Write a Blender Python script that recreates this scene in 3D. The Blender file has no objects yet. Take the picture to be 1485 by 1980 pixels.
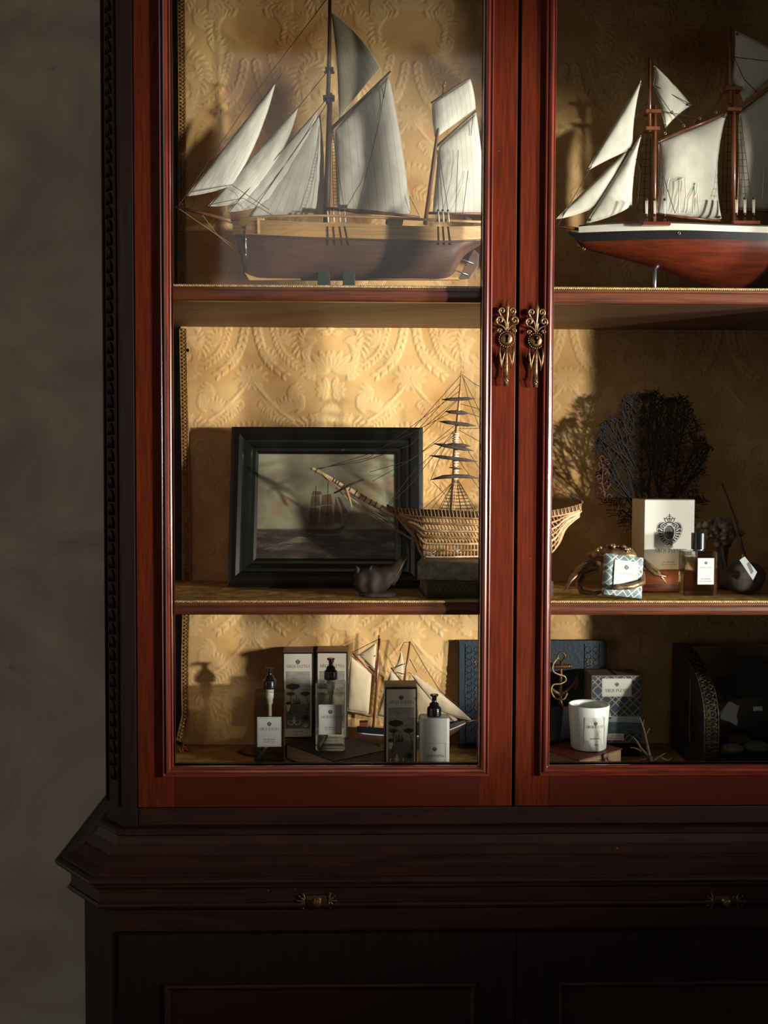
import bpy, math, random
import numpy as np
from mathutils import Vector, Matrix, noise
random.seed(7)
sc = bpy.context.scene
COL = sc.collection
PI = math.pi

# ------------------------------------------------------------------ camera
F_PX, DIST, EYE = 2011.0, 2.011, 1.5
cam_d = bpy.data.cameras.new('camera')
cam = bpy.data.objects.new('camera', cam_d)
COL.objects.link(cam)
cam_d.sensor_fit = 'VERTICAL'
cam_d.sensor_height = 36.0
cam_d.lens = 36.0 * F_PX / 1980.0
CAM_R = (Matrix.Rotation(math.radians(-1.3), 3, 'Z') @ Matrix.Rotation(math.radians(87.6), 3, 'X') @ Matrix.Rotation(math.radians(0.2), 3, 'Z'))
CAM_P = Vector((0, -DIST, EYE))
cam.matrix_world = Matrix.Translation(CAM_P) @ CAM_R.to_4x4()
cam_d.clip_start = 0.05
sc.camera = cam

# ------------------------------------------------------------------ light and exposure
sc.view_settings.view_transform = 'Standard'
sc.view_settings.look = 'None'
sc.view_settings.exposure = 0.0
sc.view_settings.gamma = 1.0
sc.view_settings.use_curve_mapping = False
w = bpy.data.worlds.new('world')
sc.world = w
w.use_nodes = True
bg = w.node_tree.nodes['Background']
bg.inputs[0].default_value = (0.93, 0.90, 0.84, 1)
bg.inputs[1].default_value = 1.05
# daylight coming in low through one opening in the right-hand wall, from two lamps outside
def daylight(loc, aim, w_, h_, energy):
    lt = bpy.data.lights.new('window_daylight', 'AREA')
    lt.shape = 'RECTANGLE'
    lt.size, lt.size_y = w_, h_
    lt.energy = energy
    lt.color = (1.0, 0.962, 0.90)
    lo = bpy.data.objects.new('window_daylight', lt)
    COL.objects.link(lo)
    lo.location = loc
    lo.rotation_euler = (Vector(aim) - Vector(loc)).to_track_quat('-Z', 'Z').to_euler()
daylight((4.95, -4.02, 1.50), (0.25, 0.1, 1.55), 0.28, 0.18, 620)
daylight((4.97, -2.52, 1.47), (0.25, 0.1, 1.55), 1.1, 0.18, 740)

# ------------------------------------------------------------------ helpers
def at(px, py, Y):
    """point of the plane at depth Y seen at a photograph pixel"""
    d = CAM_R @ Vector(((px - 742.5) / F_PX, -(py - 990) / F_PX, -1))
    return CAM_P + d * ((Y - CAM_P.y) / d.y)

def sc_at(Y):
    return (DIST + Y) / F_PX

def lin(r, g, b):
    f = lambda c: (c / 255 / 12.92) if c / 255 <= 0.04045 else ((c / 255 + 0.055) / 1.055) ** 2.4
    return (f(r), f(g), f(b), 1.0)

MATS = {}
def mat(name, col, rough=0.5, metal=0.0, col2=None, scale=30.0, stretch=(1, 1, 1), bump=0.0, bscale=None, coat=0.0,
        speck=None, speck_t=0.70, speck_s=60.0, detail=4.0, spec=0.5, translucent=0.0, ramp=(0.35, 0.65), sheen=0.0, rvar=0.0, distort=0.0):
    m = bpy.data.materials.new(name)
    m.use_nodes = True
    nt = m.node_tree
    N, K = nt.nodes, nt.links
    p = N['Principled BSDF']
    p.inputs['Base Color'].default_value = col
    p.inputs['Roughness'].default_value = rough
    p.inputs['Metallic'].default_value = metal
    p.inputs['Specular IOR Level'].default_value = spec
    p.inputs['Coat Weight'].default_value = coat
    p.inputs['Coat Roughness'].default_value = 0.12
    p.inputs['Sheen Weight'].default_value = sheen
    tc = N.new('ShaderNodeTexCoord')
    mp = N.new('ShaderNodeMapping')
    mp.inputs['Scale'].default_value = stretch
    K.new(tc.outputs['Object'], mp.inputs['Vector'])
    out_col = None
    if col2 is not None:
        nz = N.new('ShaderNodeTexNoise')
        nz.inputs['Scale'].default_value = scale
        nz.inputs['Detail'].default_value = detail
        nz.inputs['Roughness'].default_value = 0.6
        nz.inputs['Distortion'].default_value = distort
        K.new(mp.outputs[0], nz.inputs['Vector'])
        rp = N.new('ShaderNodeValToRGB')
        rp.color_ramp.elements[0].position, rp.color_ramp.elements[1].position = ramp
        rp.color_ramp.elements[0].color, rp.color_ramp.elements[1].color = col, col2
        K.new(nz.outputs['Fac'], rp.inputs['Fac'])
        out_col = rp.outputs['Color']
        if rvar:
            ma = N.new('ShaderNodeMath'); ma.operation = 'MULTIPLY_ADD'
            K.new(nz.outputs['Fac'], ma.inputs[0]); ma.inputs[1].default_value = rvar; ma.inputs[2].default_value = rough - rvar / 2
            K.new(ma.outputs[0], p.inputs['Roughness'])
    if speck is not None:
        n2 = N.new('ShaderNodeTexNoise')
        n2.inputs['Scale'].default_value = speck_s
        n2.inputs['Detail'].default_value = 5
        K.new(tc.outputs['Object'], n2.inputs['Vector'])
        r2 = N.new('ShaderNodeValToRGB')
        r2.color_ramp.elements[0].position, r2.color_ramp.elements[1].position = speck_t, min(1, speck_t + 0.02)
        K.new(n2.outputs['Fac'], r2.inputs['Fac'])
        mx = N.new('ShaderNodeMix'); mx.data_type = 'RGBA'
        K.new(r2.outputs['Color'], mx.inputs['Factor'])
        if out_col: K.new(out_col, mx.inputs['A'])
        else: mx.inputs['A'].default_value = col
        mx.inputs['B'].default_value = speck
        out_col = mx.outputs['Result']
    if out_col: K.new(out_col, p.inputs['Base Color'])
    if bump:
        nb = N.new('ShaderNodeTexNoise')
        nb.inputs['Scale'].default_value = bscale or scale
        nb.inputs['Detail'].default_value = 6
        K.new(mp.outputs[0], nb.inputs['Vector'])
        b = N.new('ShaderNodeBump')
        b.inputs['Strength'].default_value = bump
        b.inputs['Distance'].default_value = 0.002
        K.new(nb.outputs['Fac'], b.inputs['Height'])
        K.new(b.outputs['Normal'], p.inputs['Normal'])
    if translucent:
        tr = N.new('ShaderNodeBsdfTranslucent')
        tr.inputs['Color'].default_value = col
        if out_col: K.new(out_col, tr.inputs['Color'])
        ms = N.new('ShaderNodeMixShader'); ms.inputs[0].default_value = translucent
        K.new(p.outputs[0], ms.inputs[1]); K.new(tr.outputs[0], ms.inputs[2])
        K.new(ms.outputs[0], N['Material Output'].inputs['Surface'])
    MATS[name] = m
    return m

def solid_glass(name, col, ior=1.47, clear=.2):
    m = bpy.data.materials.new(name); m.use_nodes = True; N, K = m.node_tree.nodes, m.node_tree.links
    N.remove(N['Principled BSDF']); g = N.new('ShaderNodeBsdfGlass'); g.inputs['Color'].default_value = col; g.inputs['Roughness'].default_value = 0.0; g.inputs['IOR'].default_value = ior
    t = N.new('ShaderNodeBsdfTransparent'); t.inputs[0].default_value = (.93, .92, .88, 1); x = N.new('ShaderNodeMixShader'); x.inputs[0].default_value = clear
    K.new(g.outputs[0], x.inputs[1]); K.new(t.outputs[0], x.inputs[2]); K.new(x.outputs[0], N['Material Output'].inputs['Surface']); MATS[name] = m
    return m
def glass_mat(name, tint=(0.97, 0.98, 0.97, 1), rough=0.02, ior=1.45, edge=0.0, edge_col=(0.5, 0.5, 0.45, 1)):
    m = bpy.data.materials.new(name); m.use_nodes = True
    nt = m.node_tree; N, K = nt.nodes, nt.links
    N.remove(N['Principled BSDF'])
    t = N.new('ShaderNodeBsdfTransparent'); t.inputs[0].default_value = tint
    g = N.new('ShaderNodeBsdfGlossy'); g.inputs['Roughness'].default_value = rough
    lw0 = N.new('ShaderNodeLayerWeight'); lw0.inputs[0].default_value = 0.5
    pw = N.new('ShaderNodeMath'); pw.operation = 'POWER'; K.new(lw0.outputs['Facing'], pw.inputs[0]); pw.inputs[1].default_value = 5.0
    fr = N.new('ShaderNodeMath'); fr.operation = 'MULTIPLY_ADD'; K.new(pw.outputs[0], fr.inputs[0])
    f0 = ((ior - 1) / (ior + 1)) ** 2; fr.inputs[1].default_value = 1 - f0; fr.inputs[2].default_value = f0
    a = N.new('ShaderNodeMixShader')
    K.new(fr.outputs[0], a.inputs[0]); K.new(t.outputs[0], a.inputs[1]); K.new(g.outputs[0], a.inputs[2])
    last = a
    if edge:
        lw = N.new('ShaderNodeLayerWeight'); lw.inputs[0].default_value = edge
        t2 = N.new('ShaderNodeBsdfTransparent'); t2.inputs[0].default_value = edge_col
        b = N.new('ShaderNodeMixShader')
        K.new(lw.outputs['Facing'], b.inputs[0]); K.new(a.outputs[0], b.inputs[1]); K.new(t2.outputs[0], b.inputs[2])
        last = b
    K.new(last.outputs[0], N['Material Output'].inputs['Surface'])
    MATS[name] = m
    return m

class MB:
    """collects shapes in the local space of a thing, then links them as one mesh object"""
    def __init__(s): s.v, s.f, s.m, s.sm, s.uv = [], [], [], [], {}
    def add(s, vs, fs, mi=0, smooth=False):
        o = len(s.v); s.v += [tuple(x) for x in vs]
        for f in fs: s.f.append(tuple(i + o for i in f)); s.m.append(mi); s.sm.append(smooth)
        return o
    def box(s, x0, x1, y0, y1, z0, z1, mi=0, M=None):
        vs = [Vector((x, y, z)) for z in (z0, z1) for y in (y0, y1) for x in (x0, x1)]
        if M is not None: vs = [M @ q for q in vs]
        s.add(vs, [(0, 2, 3, 1), (4, 5, 7, 6), (0, 1, 5, 4), (2, 6, 7, 3), (0, 4, 6, 2), (1, 3, 7, 5)], mi)
        return s
    def tube(s, pts, r, n=6, mi=0, cap=True, closed=False, flat=1.0, smooth=True):
        pts = [Vector(p) for p in pts]; k = len(pts)
        rs = list(r) if hasattr(r, '__len__') else [r] * k
        up = None; vs = []
        for i, p in enumerate(pts):
            a = pts[(i - 1) % k] if (closed or i) else p
            b = pts[(i + 1) % k] if (closed or i < k - 1) else p
            t = (b - a)
            if t.length < 1e-9: t = Vector((0, 0, 1))
            t.normalize()
            if up is None:
                up = Vector((0, 1, 0)) if abs(t.y) < 0.9 else Vector((1, 0, 0))
            up = (up - t * up.dot(t))
            if up.length < 1e-6: up = t.orthogonal()
            up.normalize(); sd = t.cross(up)
            for j in range(n):
                c = 2 * PI * j / n
                vs.append(p + sd * (math.cos(c) * rs[i]) + up * (math.sin(c) * rs[i] * flat))
        fs = []
        for i in range(k if closed else k - 1):
            for j in range(n):
                a, b = i * n + j, i * n + (j + 1) % n
                c, d = ((i + 1) % k) * n + (j + 1) % n, ((i + 1) % k) * n + j
                fs.append((a, b, c, d))
        s.add(vs, fs, mi, smooth)
        if cap and not closed:
            o = len(s.v) - len(vs)
            s.f.append(tuple(o + j for j in range(n))[::-1]); s.m.append(mi); s.sm.append(False)
            s.f.append(tuple(o + (k - 1) * n + j for j in range(n))); s.m.append(mi); s.sm.append(False)
        return s
    def lathe(s, prof, c=(0, 0, 0), n=24, mi=0, M=None, smooth=True, sx=1, sy=1, power=None):
        vs = []
        for (r, z) in prof:
            for j in range(n):
                a = 2 * PI * j / n; ca, sa = math.cos(a), math.sin(a)
                if power:
                    ca = math.copysign(abs(ca) ** power, ca); sa = math.copysign(abs(sa) ** power, sa)
                q = Vector((r * ca * sx, r * sa * sy, z))
                if M is not None: q = M @ q
                vs.append(q + Vector(c))
        fs = [(i * n + j, i * n + (j + 1) % n, (i + 1) * n + (j + 1) % n, (i + 1) * n + j) for i in range(len(prof) - 1) for j in range(n)]
        s.add(vs, fs, mi, smooth)
        return s
    def ball(s, c, r, n=10, k=6, mi=0, wob=0.0, ws=20, seed=0):
        c = Vector(c); r = Vector(r) if hasattr(r, '__len__') else Vector((r, r, r))
        vs = []
        for i in range(k + 1):
            th = PI * i / k
            for j in range(n):
                ph = 2 * PI * j / n
                d = Vector((math.sin(th) * math.cos(ph), math.sin(th) * math.sin(ph), -math.cos(th)))
                q = Vector((d.x * r.x, d.y * r.y, d.z * r.z))
                if wob: q *= 1 + wob * noise.noise((c + q) * ws + Vector((seed, 0, 0)))
                vs.append(c + q)
        fs = [(i * n + j, i * n + (j + 1) % n, (i + 1) * n + (j + 1) % n, (i + 1) * n + j) for i in range(k) for j in range(n)]
        s.add(vs, fs, mi, True)
        return s
    def prism(s, poly, ext, mi=0):
        """poly: 3-D points of one outline; ext: extrusion vector"""
        n = len(poly); ext = Vector(ext)
        vs = [Vector(p) for p in poly] + [Vector(p) + ext for p in poly]
        s.add(vs, [tuple(range(n))[::-1], tuple(range(n, 2 * n))] + [(i, (i + 1) % n, n + (i + 1) % n, n + i) for i in range(n)], mi)
        return s
    def grid(s, fn, nu, nv, mi=0, smooth=True, uv=True):
        vs = [fn(i / nu, j / nv) for j in range(nv + 1) for i in range(nu + 1)]
        w1 = nu + 1
        o = s.add(vs, [(j * w1 + i, j * w1 + i + 1, (j + 1) * w1 + i + 1, (j + 1) * w1 + i) for j in range(nv) for i in range(nu)], mi, smooth)
        if uv:
            for j in range(nv + 1):
                for i in range(nu + 1): s.uv[o + j * w1 + i] = (i / nu, j / nv)
        return s
    def build(s, name, mats, parent=None, bev=0.0, solid=0.0, loc=None, rot=None, seg=2, props=None):
        me = bpy.data.meshes.new(name)
        me.from_pydata(s.v, [], s.f)
        if not isinstance(mats, (list, tuple)): mats = [mats]
        for q in mats: me.materials.append(MATS[q] if isinstance(q, str) else q)
        me.polygons.foreach_set('material_index', s.m)
        me.polygons.foreach_set('use_smooth', s.sm)
        if s.uv:
            ul = me.uv_layers.new(name='UVMap')
            for lp in me.loops: ul.data[lp.index].uv = s.uv.get(lp.vertex_index, (0, 0))
        me.update()
        o = bpy.data.objects.new(name, me); COL.objects.link(o)
        if parent is not None: o.parent = parent
        if loc is not None: o.location = loc
        if rot is not None: o.rotation_euler = rot
        if solid:
            md = o.modifiers.new('thickness', 'SOLIDIFY'); md.thickness = solid; md.offset = 0
        if bev:
            md = o.modifiers.new('bevel', 'BEVEL'); md.width = bev; md.segments = seg; md.limit_method = 'ANGLE'; md.angle_limit = math.radians(40)
            md.harden_normals = False
        return o

def tag(o, label, cat, group=None):
    o['label'] = label; o['category'] = cat
    if group: o['group'] = group
    return o
def thing(name, label, cat, loc, rot=(0, 0, 0), group=None):
    o = bpy.data.objects.new(name, None); COL.objects.link(o)
    o.empty_display_size = 0.05
    o.location = loc; o.rotation_euler = rot
    return tag(o, label, cat, group)
def struct(o):
    o['kind'] = 'structure'; return o
def bez(pts, n=8):
    """smooth curve through points (Catmull-Rom)"""
    P = [Vector(p) for p in pts]; out = []
    for i in range(len(P) - 1):
        p0, p1, p2, p3 = P[max(i - 1, 0)], P[i], P[i + 1], P[min(i + 2, len(P) - 1)]
        for k in range(n):
            t = k / n
            out.append(0.5 * ((2 * p1) + (p2 - p0) * t + (2 * p0 - 5 * p1 + 4 * p2 - p3) * t * t + (3 * p1 - p0 - 3 * p2 + p3) * t ** 3))
    out.append(P[-1]); return out
def interp(x, pts):
    if x <= pts[0][0]: return pts[0][1]
    for (a, b), (c, d) in zip(pts, pts[1:]):
        if x <= c: return b + (d - b) * (x - a) / (c - a)
    return pts[-1][1]
def sinterp(x, pts):
    """smooth (monotone-ish) interpolation"""
    P = bez([(a, b, 0) for a, b in pts], 10)
    return interp(x, [(q.x, q.y) for q in P])

# ------------------------------------------------------------------ materials
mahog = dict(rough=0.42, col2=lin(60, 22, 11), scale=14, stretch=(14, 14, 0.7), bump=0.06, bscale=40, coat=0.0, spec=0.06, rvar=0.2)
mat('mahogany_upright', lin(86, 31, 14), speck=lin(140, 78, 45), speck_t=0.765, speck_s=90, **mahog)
mat('mahogany_level_shaded', lin(64, 24, 13), speck=lin(140, 78, 45), speck_t=0.755, speck_s=90, **{**mahog, 'stretch': (0.7, 14, 14)})  # rails darker than the stiles: the downward fade of light put into the colour
mat('mahogany_gloss', lin(112, 42, 24), rough=0.24, col2=lin(70, 26, 16), scale=14, stretch=(14, 14, 0.7), coat=0.6, speck=lin(170, 130, 95), speck_t=0.77, speck_s=80)
mat('mahogany_gloss_level', lin(112, 42, 24), rough=0.26, col2=lin(70, 26, 16), scale=14, stretch=(0.7, 14, 14), coat=0.6, speck=lin(170, 130, 95), speck_t=0.75, speck_s=80)
mat('dark_carcass', lin(30, 18, 14), spec=0.12, rough=0.6, col2=lin(22, 13, 11), scale=12, stretch=(10, 10, 0.6), bump=0.05, speck=lin(110, 55, 30), speck_t=0.77, speck_s=70)
mat('dark_carcass_level', lin(44, 20, 15), spec=0.2, rough=0.5, col2=lin(28, 14, 11), scale=12, stretch=(0.6, 10, 10), bump=0.05, speck=lin(120, 55, 30), speck_t=0.74, speck_s=45)
mat('shelf_wood', lin(104, 52, 28), rough=0.4, col2=lin(66, 32, 18), scale=14, stretch=(0.6, 12, 12), coat=0.3, bump=0.04)
mat('shelf_underside', lin(128, 92, 52), rough=0.6, col2=lin(96, 66, 38), scale=10, stretch=(0.5, 10, 10), bump=0.05)
mat('shelf_lining', lin(186, 152, 88), rough=0.75, col2=lin(142, 108, 58), scale=25, bump=0.6, bscale=60, spec=0.1)
mat('gold_braid', lin(176, 132, 66), rough=0.55, col2=lin(120, 84, 38), scale=120, bump=0.3)
mat('gold_cord', lin(205, 178, 120), rough=0.55, col2=lin(150, 118, 66), scale=200)
mat('plaster', lin(152, 142, 124), rough=0.9, col2=lin(124, 113, 95), distort=2.2, scale=2.0, stretch=(1, 1, 1.3), bump=0.35, bscale=14, detail=9, speck=lin(112, 98, 84), speck_t=0.70, speck_s=5)
mat('floorboards', lin(52, 34, 22), rough=0.5, col2=lin(36, 22, 15), scale=6, stretch=(1, 12, 1))
mat('black_gap', lin(20, 13, 10), rough=0.7)
mat('brass', lin(128, 98, 64), rough=0.42, metal=0.8, col2=lin(80, 60, 40), scale=180, bump=0.2, bscale=300, rvar=0.2)
mat('keyhole_black', lin(8, 7, 7), rough=0.9, spec=0.0)
glass_mat('pane_glass', tint=(0.97, 0.975, 0.97, 1), rough=0.05, ior=1.42)
# ------------------------------------------------------------------ the room
m = MB(); m.box(-4.0, 2.5, 0.50, 0.60, 0, 4.4); wall_back = struct(m.build('wall_back', 'plaster'))
m = MB(); m.box(-4.0, 2.5, -5.0, 0.6, -0.1, 0.0); struct(m.build('floor', 'floorboards'))
# ------------------------------------------------------------------ sweeps
def sweep_plan(path, prof, name, mats, parent, bev=0.0, mi_of=None):
    """sweep a profile of (outward offset, z) along an open plan path with mitres; outward is to the right of travel"""
    P = [Vector((x, y)) for x, y in path]; n = len(P); rows = []
    for i in range(n):
        d0 = (P[i] - P[i - 1]).normalized() if i else None
        d1 = (P[i + 1] - P[i]).normalized() if i < n - 1 else None
        nr = [Vector((d.y, -d.x)) for d in (d0, d1) if d is not None]
        if len(nr) == 1: mv = nr[0]
        else:
            b = (nr[0] + nr[1]).normalized(); mv = b / max(0.3, b.dot(nr[0]))
        rows.append([(P[i].x + mv.x * o, P[i].y + mv.y * o, z) for o, z in prof])
    m = MB(); k = len(prof)
    vs = [q for r in rows for q in r]
    m.add(vs, [(i * k + j, (i + 1) * k + j, (i + 1) * k + j + 1, i * k + j + 1) for i in range(n - 1) for j in range(k - 1)])
    o = len(m.v)
    m.f.append(tuple(range(k))[::-1]); m.m.append(0); m.sm.append(False)
    m.f.append(tuple((n - 1) * k + j for j in range(k))); m.m.append(0); m.sm.append(False)
    return m.build(name, mats, parent, bev=bev)
def frame_sweep(m, x0, x1, z0, z1, prof, mi=0, M=None, sides='LRTB'):
    """mitred frame round an opening; prof: (distance outside the opening edge, y)"""
    k = len(prof)
    def ring(o): return [(x0 - o, z0 - o), (x1 + o, z0 - o), (x1 + o, z1 + o), (x0 - o, z1 + o)]
    vs = []
    for o, y in prof:
        for x, z in ring(o):
            q = Vector((x, y, z)); vs.append(M @ q if M is not None else q)
    for sd, c in (('B', 0), ('R', 1), ('T', 2), ('L', 3)):
        if sd not in sides: continue
        fs = [(j * 4 + c, j * 4 + (c + 1) % 4, (j + 1) * 4 + (c + 1) % 4, (j + 1) * 4 + c) for j in range(k - 1)]
        used = sorted({i for f in fs for i in f}); ix = {q: i for i, q in enumerate(used)}
        m.add([vs[i] for i in used], [tuple(ix[i] for i in f) for f in fs], mi)
    return m

FX0, FX1, FZ0, FZ1 = -0.88, 0.85, 2.62, 4.10           # high window in the wall behind the camera
m = MB(); m.box(-4.0, FX0, -4.62, -4.5, 0, 4.4); m.box(FX1, 2.58, -4.62, -4.5, 0, 4.4); m.box(FX0, FX1, -4.62, -4.5, 0, FZ0); m.box(FX0, FX1, -4.62, -4.5, FZ1, 4.4)
struct(m.build('wall_front', 'plaster'))
m = MB(); frame_sweep(m, FX0, FX1, FZ0, FZ1, [(0, -.04), (0, .015), (.07, .015), (.07, -.02)], M=Matrix.Translation((0, -4.5, 0)))
struct(m.build('window_2', 'dark_carcass'))
m = MB(); m.box(-4.0, 2.58, -4.62, 0.6, 4.4, 4.5); struct(m.build('ceiling', 'plaster'))
WX = 2.4; WZ0, WZ1, WY0, WY1 = 1.190, 1.95, -2.09, -0.50
m = MB()
m.box(WX, WX + .18, -4.5, 0.5, 0, WZ0); m.box(WX, WX + .18, -4.5, 0.5, WZ1, 4.4)
for y0, y1 in ((-4.5, WY0), (WY1, .5)): m.box(WX, WX + .18, y0, y1, WZ0, WZ1)
struct(m.build('wall_right', 'plaster'))
m = MB(); frame_sweep(m, WY0, WY1, WZ0, WZ1, [(0, .02), (0, -.015), (.06, -.015), (.06, .02)], M=Matrix.Translation((WX, 0, 0)) @ Matrix(((0, 1, 0, 0), (1, 0, 0, 0), (0, 0, 1, 0), (0, 0, 0, 1))))
struct(m.build('window_1', 'dark_carcass', bev=.004))

# ------------------------------------------------------------------ display cabinet (upper case)
XL, XR, ZB, ZT = -0.432, 1.034, 0.838, 2.56           # the pair of doors
YB = 0.43                                              # lining at the back
cab = thing('display_cabinet', 'tall mahogany display cabinet with two glazed doors and gold damask lining', 'cabinet', (0.3, 0.25, 0.80))
CO = Vector(cab.location)
def cb(m, name, mats, parent=cab, **k):
    m.v = [(a - CO.x, b - CO.y, c - CO.z) for a, b, c in m.v]
    return m.build(name, mats, parent, **k)
XI0, XI1 = -0.445, 1.047                                # inner faces of the sides
for x0, x1, n in ((XI0 - .022, XI0, 0), (XI1, XI1 + .022, 1)):
    m = MB(); m.box(x0, x1, 0.045, 0.46, 0.80, 2.66)
    sp = cb(m, 'side_panel', 'shelf_wood')
    m = MB()                                            # rows of shelf pin holes
    xx = x1 if n == 0 else x0
    for z in np.arange(0.9, 2.6, 0.032):
        m.box(xx - .0008, xx + .0008, .078, .083, z, z + .005)
    cb(m, 'pin_holes', 'keyhole_black', sp)['kind'] = 'stuff'
m = MB(); m.box(XI0 - .022, XI1 + .022, 0.437, 0.46, 0.80, 2.66); cb(m, 'back_board', 'dark_carcass')
m = MB(); m.box(XI0, XI1, 0.03, 0.437, 2.61, 2.66); cb(m, 'top_board', 'shelf_wood')
m = MB(); m.box(XI0, XI1, 0.03, 0.437, 0.80, 0.841); cb(m, 'bottom_board', 'shelf_wood', bev=.002)
m = MB(); m.box(XI0, XI1, 0.05, 0.437, 0.841, 0.846)
cb(m, 'bottom_lining', 'shelf_lining')
# canted corner pilasters with a carved drop, and the dark face strips beside the doors
for s in (0, 1):
    X = (lambda x: x) if s == 0 else (lambda x: 2 * 0.301 - x)
    m = MB()
    poly = [(X(-.434), .0), (X(-.462), .0), (X(-.506), .05), (X(-.506), .50), (X(-.467), .50), (X(-.467), .045), (X(-.434), .045)]
    m.prism([(x, y, .80) for x, y in poly], (0, 0, 1.86)); 
    pil = cb(m, 'corner_pilaster', 'dark_carcass', bev=.0015)
    m = MB()
    a, b = Vector((X(-.462), 0, 0)), Vector((X(-.506), .05, 0)); t = (b - a).normalized(); nrm = Vector((-.75 if s == 0 else .75, -.66, 0)).normalized()
    for e in (.14, .86):
        p = a.lerp(b, e); m.tube([p + nrm * .001 + Vector((0, 0, .84)), p + nrm * .001 + Vector((0, 0, 2.6))], .0035, n=6)
    c = a.lerp(b, .5); k = 0; z = .90
    while z < 2.5:                                      # husks of the carved drop
        for sgn in (-1, 0, 1):
            p = c + t * (.0055 * sgn) + Vector((0, 0, z)) + nrm * .002
            m.tube([p + Vector((0, 0, -.013)) + t * (.004 * sgn), p, p + Vector((0, 0, .010)) - t * (.004 * sgn)], [.0012, .0040, .0015], n=6)
        z += .026
    cb(m, 'carved_husks', 'dark_carcass', pil)['kind'] = 'stuff'
sweep_plan([(-.506, .5), (-.506, .05), (-.462, 0), (1.064, 0), (1.108, .05), (1.108, .5)], [(0, 2.62), (.012, 2.62), (.02, 2.65), (.05, 2.69), (.07, 2.70), (.07, 2.74), (-.2, 2.74)], 'cornice', 'dark_carcass_level', None)
crn = bpy.data.objects['cornice']; crn.parent = cab; crn.location = -CO
m = MB(); m.box(-.434, 1.036, .0, .045, 2.57, 2.66); cb(m, 'frieze_rail', 'dark_carcass_level')
m = MB(); m.box(-.434, 1.036, .006, .03, .80, .8345); cb(m, 'bottom_rail', 'dark_carcass_level', bev=.002)

# doors
BOL = [(.0200, .0), (.0200, -.007), (.0192, -.0092), (.0174, -.0098), (.0160, -.0088), (.0154, -.0068), (.0140, -.0062), (.0136, -.0092), (.0118, -.0122), (.0090, -.0134),
       (.0062, -.0124), (.0044, -.0096), (.0036, -.0062), (.0026, -.0058), (.0016, -.0072), (.0004, -.0062), (.0, -.003), (.0, .013)]
def make_door(x0, x1, sL, sR):
    """x0..x1 overall, sL/sR widths of the plain stiles"""
    ox0, ox1, oz0, oz1 = x0 + sL + .02, x1 - sR - .02, .92, ZT - .10
    m = MB()
    m.box(x0, x0 + sL + .02, 0, .024, ZB, ZT); m.box(x1 - sR - .02, x1, 0, .024, ZB, ZT)
    d = cb(m, 'door', 'mahogany_upright', bev=.0016)
    m = MB(); m.box(x0 + sL + .0197, x1 - sR - .0197, .0004, .0236, ZB, oz0); cb(m, 'rail', 'mahogany_level_shaded', d, bev=.0012)
    m = MB(); m.box(x0 + sL + .0197, x1 - sR - .0197, .0004, .0236, oz1, ZT); cb(m, 'rail', 'mahogany_level_shaded', d, bev=.0012)
    for sides in 'LRTB':
        m = MB(); frame_sweep(m, ox0, ox1, oz0, oz1, BOL, sides=sides)
        cb(m, 'glazing_moulding', 'mahogany_gloss' if sides in 'LR' else 'mahogany_gloss_level', d)
    m = MB(); m.box(ox0 - .004, ox1 + .004, .0125, .0155, oz0 - .004, oz1 + .004)
    cb(m, 'glass_pane', 'pane_glass', d)
    return d
doorL = make_door(XL, .2985, .050, .0465)
doorR = make_door(.3045, XR, .0465, .050)
m = MB(); m.box(.290, .313, .0245, .036, ZB, ZT); cb(m, 'meeting_strip', 'dark_carcass')

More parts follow.
